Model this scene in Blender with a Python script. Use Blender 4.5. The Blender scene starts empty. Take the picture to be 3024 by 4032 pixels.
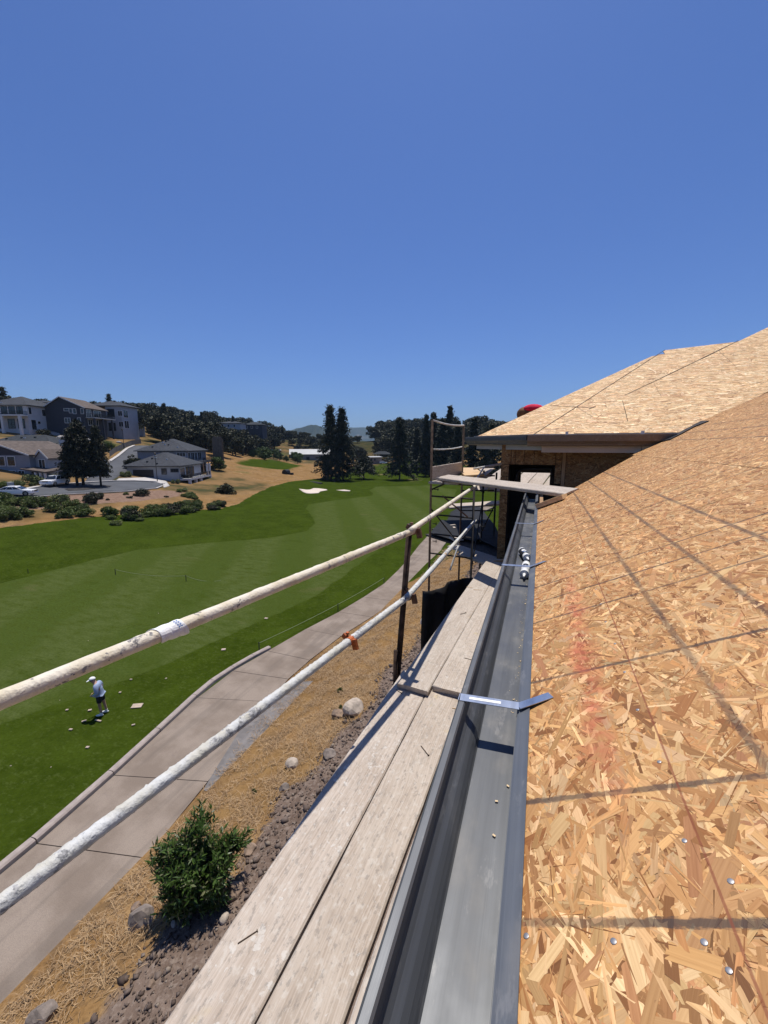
import bpy, bmesh, math, random
import numpy as np
from mathutils import Vector, Matrix

# ------------------------------------------------------------------ camera, sky, sun, exposure
sc = bpy.context.scene
FPX, CX, CY = 1586.0, 1512.0, 2016.0            # measured from the photograph (3024 x 4032)
PITCH = math.atan(261 / FPX)
YAW = math.atan(615 / (FPX * math.cos(PITCH) + 261 * math.sin(PITCH)))
cam_d = bpy.data.cameras.new('camera')
cam = bpy.data.objects.new('camera', cam_d)
sc.collection.objects.link(cam)
cam_d.sensor_fit = 'VERTICAL'; cam_d.sensor_height = 36.0; cam_d.lens = FPX / 4032 * 36
cam_d.clip_start = 0.02; cam_d.clip_end = 30000
cam.rotation_euler = (math.pi / 2 - PITCH, 0, YAW)
sc.camera = cam

SUN_EL, SUN_AZ = math.radians(74.5), math.radians(-14)
world = bpy.data.worlds.new('World'); sc.world = world; world.use_nodes = True
wn = world.node_tree
sky = wn.nodes.new('ShaderNodeTexSky'); sky.sky_type = 'NISHITA'; sky.sun_disc = False
sky.sun_elevation = SUN_EL; sky.sun_rotation = SUN_AZ
sky.altitude = 200; sky.air_density = 1.0; sky.dust_density = 0.9; sky.ozone_density = 3.0
tint = wn.nodes.new('ShaderNodeMix'); tint.data_type = 'RGBA'; tint.blend_type = 'MULTIPLY'; tint.inputs[0].default_value = 1.0
tint.inputs[7].default_value = (.58, .81, 1.30, 1)      # the camera's white balance renders the whole sky this much bluer
wn.links.new(sky.outputs[0], tint.inputs[6]); wn.links.new(tint.outputs[2], wn.nodes['Background'].inputs[0])
wn.nodes['Background'].inputs[1].default_value = 0.084
sun_d = bpy.data.lights.new('sun', 'SUN'); sun_d.energy = 5.0; sun_d.angle = math.radians(0.53); sun_d.color = (1.0, 0.95, 0.87)
sun = bpy.data.objects.new('sun', sun_d); sc.collection.objects.link(sun)
SUN = Vector((math.sin(SUN_AZ) * math.cos(SUN_EL), math.cos(SUN_AZ) * math.cos(SUN_EL), math.sin(SUN_EL)))
sun.rotation_euler = SUN.to_track_quat('Z', 'Y').to_euler()
sun.location = (0, 0, 60)
vs = sc.view_settings
vs.view_transform = 'Standard'; vs.look = 'None'; vs.exposure = 0.0; vs.gamma = 1.0; vs.use_curve_mapping = False
sc.cycles.max_bounces = 6; sc.cycles.diffuse_bounces = 3; sc.cycles.glossy_bounces = 3
sc.cycles.transparent_max_bounces = 6; sc.cycles.transmission_bounces = 3; sc.cycles.caustics_reflective = False
sc.cycles.use_denoising = True

# ------------------------------------------------------------------ survey helpers (photo point -> place in the world)
AF = np.array([-math.sin(YAW), math.cos(YAW), 0.0]); AR = np.array([math.cos(YAW), math.sin(YAW), 0.0]); AU = np.array([0, 0, 1.0])
AFW = AF * math.cos(PITCH) - AU * math.sin(PITCH); AUP = AU * math.cos(PITCH) + AF * math.sin(PITCH)
def ray(x, y): return AFW * FPX + AR * (x - CX) - AUP * (y - CY)
def W(x, y, d): return ray(x, y) * (d / FPX)
def atz(x, y, z): r = ray(x, y); return r * (z / r[2])
def aty(x, y, Y): r = ray(x, y); return r * (Y / r[1])
def onplane(x, y, n, c): r = ray(x, y); return r * (c / float(np.dot(n, r)))
H = 11.2                                         # the course lies 11.2 m below the eye
EAVE = 0.662                                     # the eave edge lies 0.66 m below the eye
SL = 0.5                                         # 6:12 roof
R = random.Random(11)
RS = np.random.RandomState(5)

# ------------------------------------------------------------------ object helpers
def link(o): sc.collection.objects.link(o); return o
def tag(o, label=None, cat=None, group=None, kind=None):
    if label: o['label'] = label
    if cat: o['category'] = cat
    if group: o['group'] = group
    if kind: o['kind'] = kind
    return o
def thing(name, label, cat, loc=(0, 0, 0), rz=0.0, group=None):
    o = bpy.data.objects.new(name, None); link(o); o.empty_display_size = 0.2
    o.location = Vector(loc); o.rotation_euler = (0, 0, rz)
    return tag(o, label, cat, group)
def xf(o): return Matrix.Translation(o.location) @ o.rotation_euler.to_matrix().to_4x4()
class MB:
    def __init__(s): s.v = []; s.f = []
    def add(s, vs_, fs): n = len(s.v); s.v += [tuple(map(float, v)) for v in vs_]; s.f += [tuple(i + n for i in f) for f in fs]; return s
    def box(s, a, b, M=None):
        (x0, y0, z0), (x1, y1, z1) = a, b
        vs_ = [(x0, y0, z0), (x1, y0, z0), (x1, y1, z0), (x0, y1, z0), (x0, y0, z1), (x1, y0, z1), (x1, y1, z1), (x0, y1, z1)]
        if M is not None: vs_ = [tuple(M @ Vector(v)) for v in vs_]
        return s.add(vs_, [(3, 2, 1, 0), (4, 5, 6, 7), (0, 1, 5, 4), (1, 2, 6, 5), (2, 3, 7, 6), (3, 0, 4, 7)])
    def beam(s, p, q, w, t, upv=(0, 0, 1)):        # rectangular bar from p to q, w wide sideways, t along upv
        p, q, u = Vector(p), Vector(q), Vector(upv); d = (q - p); L = d.length; d.normalize()
        sd = d.cross(u); sd.normalize(); uu = sd.cross(d)
        M = Matrix((( d.x, sd.x, uu.x, p.x), (d.y, sd.y, uu.y, p.y), (d.z, sd.z, uu.z, p.z), (0, 0, 0, 1)))
        return s.box((0, -w / 2, -t / 2), (L, w / 2, t / 2), M)
    def tube(s, pts, r, n=10, cap=True, hollow=False):
        pts = [Vector(p) for p in pts]; rr = r if isinstance(r, (list, tuple)) else [r] * len(pts)
        rings = []; prev = None
        for i, p in enumerate(pts):
            d = (pts[min(i + 1, len(pts) - 1)] - pts[max(i - 1, 0)]).normalized()
            if prev is None:
                a = Vector((0, 0, 1)) if abs(d.z) < .9 else Vector((1, 0, 0)); e1 = d.cross(a).normalized()
            else: e1 = (prev - d * prev.dot(d)).normalized()
            prev = e1; e2 = d.cross(e1)
            rings.append([p + (e1 * math.cos(2 * math.pi * k / n) + e2 * math.sin(2 * math.pi * k / n)) * rr[i] for k in range(n)])
        vs_ = [v for g in rings for v in g]; fs = []
        for i in range(len(rings) - 1):
            for k in range(n): fs.append((i * n + k, i * n + (k + 1) % n, (i + 1) * n + (k + 1) % n, (i + 1) * n + k))
        if cap: fs += [tuple(range(n))[::-1], tuple((len(rings) - 1) * n + k for k in range(n))]
        return s.add(vs_, fs)
    def lathe(s, prof, p, ax, n=20):               # prof: (distance along axis, radius)
        p, d = Vector(p), Vector(ax).normalized()
        return s.tube([p + d * a for a, _ in prof], [max(b, 1e-4) for _, b in prof], n)
    def prism(s, poly, d):                         # poly 3D points extruded along d
        n = len(poly); d = Vector(d); P = [Vector(p) for p in poly]
        return s.add(P + [p + d for p in P], [tuple(range(n))[::-1], tuple(range(n, 2 * n))] + [(i, (i + 1) % n, n + (i + 1) % n, n + i) for i in range(n)])
    def build(s, name, m, parent=None, world=False, smooth=False, loc=None):
        me = bpy.data.meshes.new(name); vs_ = s.v
        if world and parent is not None:
            I = xf(parent).inverted(); vs_ = [tuple(I @ Vector(v)) for v in vs_]
        if loc is not None:
            L = Vector(loc); vs_ = [tuple(Vector(v) - L) for v in vs_]
        me.from_pydata(vs_, [], s.f); me.update()
        if m is not None: me.materials.append(m)
        if smooth: me.polygons.foreach_set('use_smooth', [True] * len(me.polygons))
        o = bpy.data.objects.new(name, me); link(o)
        if parent is not None: o.parent = parent
        if loc is not None: o.location = Vector(loc)
        return o
def bevel(o, w, seg=2):
    bm = bmesh.new(); bm.from_mesh(o.data)
    bmesh.ops.recalc_face_normals(bm, faces=bm.faces)
    bmesh.ops.bevel(bm, geom=[e for e in bm.edges if e.calc_face_angle(0) > .5], offset=w, segments=seg, affect='EDGES', clamp_overlap=True)
    bm.to_mesh(o.data); bm.free(); return o
def copy_tree(o, parent=None):
    c = o.copy(); link(c)
    c.parent = parent
    for ch in list(o.children): copy_tree(ch, c)
    return c

# ------------------------------------------------------------------ material helpers
def new_mat(name):
    m = bpy.data.materials.new(name); m.use_nodes = True
    return m, m.node_tree, m.node_tree.nodes['Principled BSDF']
def nd(nt, typ, ins=None, **props):
    n = nt.nodes.new('ShaderNode' + typ)
    for k, v in props.items(): setattr(n, k, v)
    for k, v in (ins or {}).items(): put(nt, n.inputs[k], v)
    return n
def put(nt, sock, v):
    if isinstance(v, bpy.types.NodeSocket): nt.links.new(v, sock)
    elif isinstance(v, bpy.types.Node): nt.links.new(v.outputs[0], sock)
    else:
        if sock.type == 'RGBA' and len(v) == 3: v = (*v, 1)
        sock.default_value = v
def mth(nt, op, a, b=None, clamp=False):
    n = nt.nodes.new('ShaderNodeMath'); n.operation = op; n.use_clamp = clamp
    put(nt, n.inputs[0], a)
    if b is not None: put(nt, n.inputs[1], b)
    return n.outputs[0]
def mixc(nt, fac, a, b, blend='MIX'):
    n = nt.nodes.new('ShaderNodeMix'); n.data_type = 'RGBA'; n.blend_type = blend
    put(nt, n.inputs[0], fac); put(nt, n.inputs[6], a); put(nt, n.inputs[7], b)
    return n.outputs[2]
def sstep(nt, x, lo, hi, a=0.0, b=1.0):
    n = nt.nodes.new('ShaderNodeMapRange'); n.interpolation_type = 'SMOOTHSTEP'
    put(nt, n.inputs[0], x); n.inputs[1].default_value = lo; n.inputs[2].default_value = hi; n.inputs[3].default_value = a; n.inputs[4].default_value = b
    return n.outputs[0]
def noise(nt, vec, scale, detail=3, rough=.55, dist=0.0, out=0):
    n = nd(nt, 'TexNoise', {'Scale': scale, 'Detail': detail, 'Roughness': rough, 'Distortion': dist})
    if vec is not None: put(nt, n.inputs['Vector'], vec)
    return n.outputs[out]
def vscale(nt, vec, s):
    n = nt.nodes.new('ShaderNodeVectorMath'); n.operation = 'MULTIPLY'; put(nt, n.inputs[0], vec); n.inputs[1].default_value = s
    return n.outputs[0]
def bumpn(nt, b, h, strength=.4, dist=.01):
    n = nd(nt, 'Bump', {'Strength': strength, 'Distance': dist, 'Height': h}); put(nt, b.inputs['Normal'], n.outputs[0])
def pos(nt): return nt.nodes.new('ShaderNodeNewGeometry').outputs['Position']
def objc(nt): return nt.nodes.new('ShaderNodeTexCoord').outputs['Object']
def simple(name, col, rough=.6, metal=0.0, var=.12, scale=3.0, bump=0.0, spec=.5, stretch=(1, 1, 1)):
    m, nt, b = new_mat(name)
    v = vscale(nt, objc(nt), stretch)
    f = noise(nt, v, scale, 4)
    c = mixc(nt, sstep(nt, f, .3, .7), tuple(x * (1 - var) for x in col), tuple(min(1, x * (1 + var)) for x in col))
    put(nt, b.inputs['Base Color'], c); b.inputs['Roughness'].default_value = rough; b.inputs['Metallic'].default_value = metal
    b.inputs['Specular IOR Level'].default_value = spec
    if bump: bumpn(nt, b, noise(nt, v, scale * 6, 3), bump, .01)
    return m
# ------------------------------------------------------------------ materials
def osb_material(name, near=False, dim=1.0, printed=True):
    m, nt, b = new_mat(name)
    col = nd(nt, 'Attribute', attribute_name='col').outputs['Color']
    uv = nd(nt, 'UVMap', uv_map='grain').outputs[0]
    g = noise(nt, vscale(nt, uv, (10, 260, 1)), 1.0, 3, .6)
    c = mixc(nt, sstep(nt, g, .25, .75, 0, .6), col, vscale(nt, col, (.66, .58, .5)))
    specks = noise(nt, vscale(nt, uv, (120, 330, 1)), 1.0, 2, .6)
    c = mixc(nt, sstep(nt, specks, .70, .76, 0, .55), c, (.12, .06, .025))
    o = objc(nt); sep = nd(nt, 'SeparateXYZ', {0: o})
    u, v = sep.outputs[0], sep.outputs[1]
    jit = mth(nt, 'MULTIPLY', mth(nt, 'SUBTRACT', noise(nt, vscale(nt, o, (240, 60, 1)), 1, 3, .7), .5), .012)
    jit2 = mth(nt, 'MULTIPLY', mth(nt, 'SUBTRACT', noise(nt, vscale(nt, o, (60, 240, 1)), 1, 3, .7), .5), .016)
    du = None
    for k in (2, 3, 4, 6, 8, 9, 10):
        d = mth(nt, 'ABSOLUTE', mth(nt, 'SUBTRACT', u, k * .2032))
        du = d if du is None else mth(nt, 'MINIMUM', du, d)
    dv = None
    for k in (.4, .6, .8):
        d = mth(nt, 'ABSOLUTE', mth(nt, 'SUBTRACT', v, k))
        dv = d if dv is None else mth(nt, 'MINIMUM', dv, d)
    fade = sstep(nt, noise(nt, o, 3.5, 2), .2, .7, .45, 1.0)
    mu = sstep(nt, mth(nt, 'ADD', du, jit), .0036, .0078, .86, 0.0)
    mv = sstep(nt, mth(nt, 'ADD', dv, jit2), .003, .0125, .70, 0.0)
    ink = mth(nt, 'MULTIPLY', mth(nt, 'MAXIMUM', mu, mv), fade)
    if printed: c = mixc(nt, ink, c, (.045, .035, .032))
    if near:
        P = nd(nt, 'SeparateXYZ', {0: pos(nt)}); X, Y = P.outputs[0], P.outputs[1]
        line = mth(nt, 'ABSOLUTE', mth(nt, 'SUBTRACT', X, mth(nt, 'ADD', mth(nt, 'MULTIPLY', Y, .0085), .2325)))
        line = mth(nt, 'ADD', line, mth(nt, 'MULTIPLY', mth(nt, 'SUBTRACT', noise(nt, pos(nt), 220, 2), .5), .0014))
        c = mixc(nt, sstep(nt, line, .0008, .0022, .7, 0), c, (.20, .05, .022))
        # red marking paint dragged along the eave
        xs = mth(nt, 'ABSOLUTE', mth(nt, 'SUBTRACT', X, mth(nt, 'ADD', mth(nt, 'MULTIPLY', Y, .016), .128)))
        xs = mth(nt, 'ADD', xs, mth(nt, 'MULTIPLY', mth(nt, 'SUBTRACT', noise(nt, vscale(nt, pos(nt), (1, .45, 1)), 11, 4), .5), .13))
        ym = mth(nt, 'MULTIPLY', sstep(nt, Y, .52, .9), sstep(nt, Y, 1.7, 2.15, 1, 0))
        rm = mth(nt, 'MULTIPLY', sstep(nt, xs, -.008, .046, .7, 0), ym)
        rm = mth(nt, 'MULTIPLY', rm, sstep(nt, noise(nt, pos(nt), 26, 4, .65), .34, .66, .08, 1))
        c = mixc(nt, rm, c, mixc(nt, .6, c, (.60, .085, .05), 'MULTIPLY'))
        c = mixc(nt, mth(nt, 'MULTIPLY', rm, .42), c, (.66, .15, .095))
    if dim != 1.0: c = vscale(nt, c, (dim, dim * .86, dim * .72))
    put(nt, b.inputs['Base Color'], c); b.inputs['Roughness'].default_value = .62
    b.inputs['Specular IOR Level'].default_value = .28
    bumpn(nt, b, g, .25, .002)
    return m
M_OSB_N = osb_material('osb_near', True)
M_OSB = osb_material('osb', printed=False)
M_OSB_SHADE = osb_material('osb_wall_shade', False, .36, False)  # dimmed strand board copy: the bay wall's shade is in its colour

def plank_material(name, tint=(1, 1, 1), splat=.5, seed=0.0, dark=1.0, wav=7):
    m, nt, b = new_mat(name)
    o = nd(nt, 'VectorMath', {0: objc(nt), 1: (seed, seed * .37, 0)}, operation='ADD').outputs[0]
    w = noise(nt, vscale(nt, o, (.9, 3.2, 1)), 1.2, 2)
    warped = nd(nt, 'VectorMath', {0: vscale(nt, o, (1.6, 150, 60)), 1: vscale(nt, nd(nt, 'CombineXYZ', {1: w}).outputs[0], (0, wav, 0))}, operation='ADD').outputs[0]
    g = noise(nt, warped, 1.0, 4, .6)
    g2 = noise(nt, vscale(nt, o, (5, 420, 120)), 1.0, 3, .6)
    a = mixc(nt, sstep(nt, g, .28, .72), tuple(x * y for x, y in zip((.335, .280, .228), tint)), tuple(x * y for x, y in zip((.485, .425, .365), tint)))
    a = mixc(nt, sstep(nt, g2, .58, .74, 0, .5), a, tuple(x * y for x, y in zip((.20, .16, .125), tint)))
    big = noise(nt, vscale(nt, o, (2.2, 7, 7)), 1.3, 4)
    a = mixc(nt, sstep(nt, big, .35, .68, 0, .45), a, tuple(x * y for x, y in zip((.54, .49, .43), tint)))
    mott = noise(nt, vscale(nt, o, (9, 14, 14)), 3.0, 5, .7)
    a = mixc(nt, sstep(nt, mott, .50, .66, 0, .45), a, (.58, .54, .48))
    dirt = noise(nt, vscale(nt, o, (3, 6, 6)), 2.6, 5, .65)
    a = mixc(nt, sstep(nt, dirt, .53, .74, 0, .45), a, (.27, .235, .20))
    # plaster and paint spatter
    vo = nd(nt, 'TexVoronoi', {'Scale': 34.0, 'Randomness': 1.0, 'Vector': nd(nt, 'VectorMath', {0: o, 1: vscale(nt, noise(nt, o, 45, 3, out=1), (.034, .034, .034))}, operation='ADD').outputs[0]})
    rad = mth(nt, 'MULTIPLY', nd(nt, 'SeparateColor', {0: vo.outputs['Color']}).outputs[0], .52)
    rad = mth(nt, 'POWER', rad, 2.0)
    zone = sstep(nt, noise(nt, vscale(nt, o, (2, 4, 4)), 2.3, 3), .40, .68, .25, 1.6)
    sp = sstep(nt, mth(nt, 'SUBTRACT', vo.outputs['Distance'], mth(nt, 'MULTIPLY', mth(nt, 'MULTIPLY', rad, zone), 1.9 * splat)), -.05, .03, 1, 0)
    a = mixc(nt, mth(nt, 'MULTIPLY', sp, mth(nt, 'MULTIPLY', sstep(nt, noise(nt, o, 60, 3), .3, .6, .35, 1), .62)), a, (.60, .57, .52))
    ye = noise(nt, o, 5.2, 3)
    a = mixc(nt, sstep(nt, ye, .64, .74, 0, .55), a, (.50, .40, .22))
    sc2 = noise(nt, vscale(nt, o, (5, 9, 9)), 5, 6, .75)
    a = mixc(nt, sstep(nt, sc2, .54, .62, 0, .5), a, (.20, .18, .16))
    if dark != 1.0: a = vscale(nt, a, (dark, dark, dark))
    put(nt, b.inputs['Base Color'], a); b.inputs['Roughness'].default_value = .82; b.inputs['Specular IOR Level'].default_value = .2
    hgt = mth(nt, 'ADD', mth(nt, 'ADD', mth(nt, 'MULTIPLY', g, .6), mth(nt, 'MULTIPLY', g2, .5)), mth(nt, 'MULTIPLY', sp, .5))
    bumpn(nt, b, hgt, .45, .003)
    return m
M_PL = [plank_material('weathered_plank_%d' % i, t, s, i * 3.7, 1.0, 16 if i == 1 else 6) for i, (t, s) in enumerate([((1.04, 1.0, .97), 1.0), ((1.0, .96, .92), .42), ((.98, .95, .92), .62), ((1.03, 1.0, .97), .5)])]
M_FRESH = simple('fresh_pine', (.62, .42, .22), .6, 0, .14, 6, .15, .3, (1, 8, 8))

def metal_material(name, col, rough, metal=0.6, streak=.10):
    m, nt, b = new_mat(name)
    o = pos(nt)
    s = noise(nt, vscale(nt, o, (60, 1.4, 60)), 1.0, 3)
    s2 = noise(nt, vscale(nt, o, (400, 3, 400)), 1.0, 2)
    d = noise(nt, vscale(nt, o, (1, .6, 1)), 9, 4)
    c = mixc(nt, sstep(nt, s, .3, .7), tuple(x * (1 - streak) for x in col), tuple(x * (1 + streak) for x in col))
    c = mixc(nt, sstep(nt, s2, .55, .75, 0, .3), c, tuple(x * .72 for x in col))
    c = mixc(nt, sstep(nt, d, .55, .75, 0, .22), c, (.34, .31, .27))
    put(nt, b.inputs['Base Color'], c); b.inputs['Metallic'].default_value = metal
    put(nt, b.inputs['Roughness'], sstep(nt, d, .3, .7, rough * .85, min(1, rough * 1.2)))
    sm = noise(nt, vscale(nt, o, (1, .35, 1)), 26, 5, .7)
    c2 = mixc(nt, sstep(nt, sm, .56, .68, 0, .30), c, (.30, .29, .28)); put(nt, b.inputs['Base Color'], c2)
    bumpn(nt, b, mth(nt, 'ADD', s2, mth(nt, 'MULTIPLY', noise(nt, vscale(nt, o, (1, .25, 1)), 7, 2), 3.0)), .10, .002)
    return m
M_GUT = metal_material('grey_gutter', (.112, .116, .122), .5, .45)
M_FLANGE = metal_material('gutter_flange', (.115, .125, .14), .55, .3)
M_ZINC = metal_material('galvanised_strap', (.50, .54, .60), .34, .9, .12)
M_GUT_LIT = metal_material('gutter_brown_lit', (.17, .125, .09), .5, .2)  # front run of the bay gutter, lit tan tone put into the colour
M_GUT_SHADE = metal_material('gutter_dark_shade', (.085, .095, .10), .5, .2)  # chamfered run of the bay gutter, shaded tone put into the colour

def rail_material(name, base, patch, amount, seed):
    m, nt, b = new_mat(name)
    o = nd(nt, 'VectorMath', {0: pos(nt), 1: (seed, seed, seed)}, operation='ADD').outputs[0]
    f = noise(nt, o, 24, 5, .68)
    zone = noise(nt, vscale(nt, o, (3, 1.6, 3)), 1.4, 2)
    k = mth(nt, 'ADD', mth(nt, 'SUBTRACT', f, .5), mth(nt, 'MULTIPLY', mth(nt, 'SUBTRACT', zone, .5), .8))
    c = mixc(nt, sstep(nt, noise(nt, o, 9, 3), .35, .65), base, tuple(x * y for x, y in zip(base, (.86, .82, .72))))
    c = mixc(nt, sstep(nt, k, amount, amount + .05), c, mixc(nt, sstep(nt, noise(nt, o, 70, 3), .4, .6), patch, tuple(x * 1.9 for x in patch)))
    c = mixc(nt, sstep(nt, noise(nt, o, 4.2, 4), .66, .72, 0, .8), c, (.42, .24, .09))
    put(nt, b.inputs['Base Color'], c); b.inputs['Roughness'].default_value = .7; b.inputs['Specular IOR Level'].default_value = .3
    bumpn(nt, b, mth(nt, 'ADD', f, noise(nt, o, 90, 3)), .7, .006)
    return m
M_RAIL_U = rail_material('rail_cream', (.72, .66, .54), (.17, .16, .15), .13, 1.3)
M_RAIL_L = rail_material('rail_plaster', (.60, .60, .585), (.24, .235, .23), .09, 7.1)
M_RUST = simple('rusty_steel', (.052, .032, .023), .8, .0, .5, 14, .4, .2)
M_STEEL = simple('dark_steel', (.032, .029, .027), .7, .1, .4, 10, .2, .3)
M_COUPLER = simple('coupler_iron', (.17, .085, .055), .65, .4, .4, 40, .4)
M_ORANGE = simple('orange_coupler', (.42, .10, .02), .6, .1, .3, 50, .3)
M_WHITE = simple('white_plastic', (.78, .78, .76), .35, 0, .05, 8)
M_PAPER = simple('white_paper', (.80, .80, .79), .75, 0, .08, 30, .3)
M_INKBLUE = simple('printed_blue', (.12, .22, .46), .6)
M_LABEL = simple('black_label', (.018, .018, .022), .4)
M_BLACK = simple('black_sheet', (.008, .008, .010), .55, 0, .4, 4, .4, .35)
M_FELT = simple('black_felt', (.012, .013, .016), .85, 0, .4, 7, .3, .3)
M_TRIM = simple('primed_trim', (.42, .36, .31), .6, 0, .06, 4, .05)
M_TRIM2 = simple('grey_trim', (.36, .36, .35), .6, 0, .06, 4, .05)
M_LUMBER = simple('framing_lumber', (.36, .22, .12), .7, 0, .2, 5, .2, .3, (3, 3, .6))
M_STUCCO = simple('rough_concrete', (.30, .28, .26), .9, 0, .15, 5, .4)
M_NAIL = simple('nail_steel', (.42, .40, .38), .45, .8, .1, 40)
M_RUSTNAIL = simple('old_nail', (.07, .045, .03), .6, .5, .3, 60)
M_RED = simple('red_cloth', (.60, .018, .055), .85, 0, .18, 14, .3, .2)
M_TAN = simple('brown_leather', (.16, .075, .028), .7, 0, .25, 10, .3, .3)
M_CHIP = simple('wood_chip', (.66, .50, .30), .7, 0, .2, 30)

# ------------------------------------------------------------------ oriented strand board
PAL = np.array([[.80, .60, .36], [.72, .50, .27], [.66, .43, .22], [.60, .38, .185], [.84, .67, .44], [.53, .31, .145], [.43, .235, .10], [.70, .46, .25], [.30, .15, .06], [.62, .36, .20]]) * .93
PALW = np.array([.16, .16, .16, .14, .10, .10, .07, .06, .03, .03])
def clip_poly(P, C):
    """clip convex polygon P by convex ccw polygon C (2D)"""
    out = P
    n = len(C)
    for i in range(n):
        ax, ay = C[i]; bx, by = C[(i + 1) % n]; ex, ey = bx - ax, by - ay
        inp = out; out = []
        if not inp: return out
        for j in range(len(inp)):
            p, q = inp[j - 1], inp[j]
            sp_ = ex * (p[1] - ay) - ey * (p[0] - ax); sq = ex * (q[1] - ay) - ey * (q[0] - ax)
            if (sp_ >= 0) != (sq >= 0):
                t = sp_ / (sp_ - sq); out.append((p[0] + (q[0] - p[0]) * t, p[1] + (q[1] - p[1]) * t))
            if sq >= 0: out.append(q)
    return out
def osb_mesh(name, poly, thick, dens, seed, mat, size=1.0, spread=1.0, warm=None):
    """one sheathing panel: slab of the given outline with its strands lying on the upper face"""
    rs = np.random.RandomState(seed)
    P = np.array(poly); lo, hi = P.min(0), P.max(0)
    n = int((hi[0] - lo[0]) * (hi[1] - lo[1]) * dens)
    c = rs.uniform(lo, hi, (n, 2))
    big = rs.rand(n) < .16
    L = rs.lognormal(math.log(.052), .5, n) * size; L = np.where(big, L * 1.7, L); L = np.clip(L, .012, .22 * size)
    Wd = rs.lognormal(math.log(.0105), .5, n) * size; Wd = np.where(big, Wd * 1.55, Wd); Wd = np.minimum(np.clip(Wd, .003, .045 * size), L * .8)
    sliver = rs.rand(n) < .13; Wd = np.where(sliver, rs.uniform(.0012, .0032, n) * size, Wd)
    ang = rs.normal(0, .42 * spread, n); cross = rs.rand(n) < .24 * spread; ang = np.where(cross, rs.uniform(-1.57, 1.57, n), ang)
    ux = np.stack([np.cos(ang), np.sin(ang)], 1); uy = np.stack([-np.sin(ang), np.cos(ang)], 1)
    sk = rs.uniform(-.5, .5, (n, 2)) * Wd[:, None] * .8
    tp = rs.uniform(.55, 1.0, (n, 2))
    q = np.stack([c - ux * (L / 2 + sk[:, 0])[:, None] - uy * (Wd / 2 * tp[:, 0])[:, None], c + ux * (L / 2 + sk[:, 1])[:, None] - uy * (Wd / 2 * tp[:, 1])[:, None],
                  c + ux * (L / 2 - sk[:, 1])[:, None] + uy * (Wd / 2)[:, None], c - ux * (L / 2 - sk[:, 0])[:, None] + uy * (Wd / 2)[:, None]], 1)
    z = thick + .0001 + .0009 * rs.rand(n) ** .7
    zt = rs.normal(0, .00022, (n, 4))
    ci = rs.choice(len(PAL), n, p=PALW / PALW.sum()); col = PAL[ci] * np.exp(rs.normal(.02, .17, (n, 1))) * rs.uniform(.97, 1.03, (n, 3))
    col = np.where((sliver & (rs.rand(n) < .6))[:, None], PAL[8] * rs.uniform(.8, 1.5, (n, 1)), col)
    if warm is None: warm = mat is M_OSB_N
    if not warm: col = col * np.array([1.12, 1.10, 1.04])
    if warm: col = col * np.array([.81, .665, .50])
    guv = np.stack([np.stack([-L / 2, -Wd / 2], 1), np.stack([L / 2, -Wd / 2], 1), np.stack([L / 2, Wd / 2], 1), np.stack([-L / 2, Wd / 2], 1)], 1) + rs.uniform(0, 9, (n, 1, 2))
    C = [tuple(p) for p in poly]
    inside = np.ones((n, 4), bool)
    for i in range(len(C)):
        a, b_ = np.array(C[i]), np.array(C[(i + 1) % len(C)]); e = b_ - a
        inside &= (e[0] * (q[..., 1] - a[1]) - e[1] * (q[..., 0] - a[0])) >= 0
    full = inside.all(1); part = inside.any(1) & ~full
    V = []; F = []; COL = []; UV = []
    k = len(C)
    V += [(x, y, 0) for x, y in C] + [(x, y, thick) for x, y in C]
    base_faces = [tuple(range(k))[::-1], tuple(range(k, 2 * k))] + [(i, (i + 1) % k, k + (i + 1) % k, k + i) for i in range(k)]
    F += base_faces; COL += [(.42, .25, .12, 1)] * (2 * k); UV += [(x * .1, y * .1) for f in base_faces for x, y in [C[i % k] for i in f]]
    idx = np.where(full)[0]; nb = len(V)
    qv = np.concatenate([q[idx].reshape(-1, 2), (z[idx, None] + zt[idx]).reshape(-1, 1)], 1)
    V += list(map(tuple, qv)); F += [tuple(range(nb + 4 * i, nb + 4 * i + 4)) for i in range(len(idx))]
    cc = np.concatenate([np.repeat(col[idx], 4, 0), np.ones((len(idx) * 4, 1))], 1); COL += list(map(tuple, cc)); UV += list(map(tuple, guv[idx].reshape(-1, 2)))
    for i in np.where(part)[0]:
        pp = clip_poly([tuple(t) for t in q[i]], C)
        if len(pp) < 3: continue
        nb = len(V); V += [(x, y, z[i]) for x, y in pp]; F.append(tuple(range(nb, nb + len(pp)))); COL += [(*col[i], 1)] * len(pp)
        for x, y in pp:
            d = np.array([x, y]) - c[i]; UV.append((float(d @ ux[i]) + guv[i, 0, 0], float(d @ uy[i]) + guv[i, 0, 1]))
    me = bpy.data.meshes.new(name); me.from_pydata(V, [], F)
    a = me.color_attributes.new('col', 'FLOAT_COLOR', 'POINT'); a.data.foreach_set('color', np.array(COL, dtype=np.float32).ravel())
    l = me.uv_layers.new(name='grain'); l.data.foreach_set('uv', np.array(UV, dtype=np.float32).ravel())
    me.materials.append(mat); me.update()
    return me
def frame_matrix(o, u, v):
    u, v = Vector(u).normalized(), Vector(v).normalized(); n = u.cross(v)
    return Matrix(((u.x, v.x, n.x, o[0]), (u.y, v.y, n.y, o[1]), (u.z, v.z, n.z, o[2]), (0, 0, 0, 1)))
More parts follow.
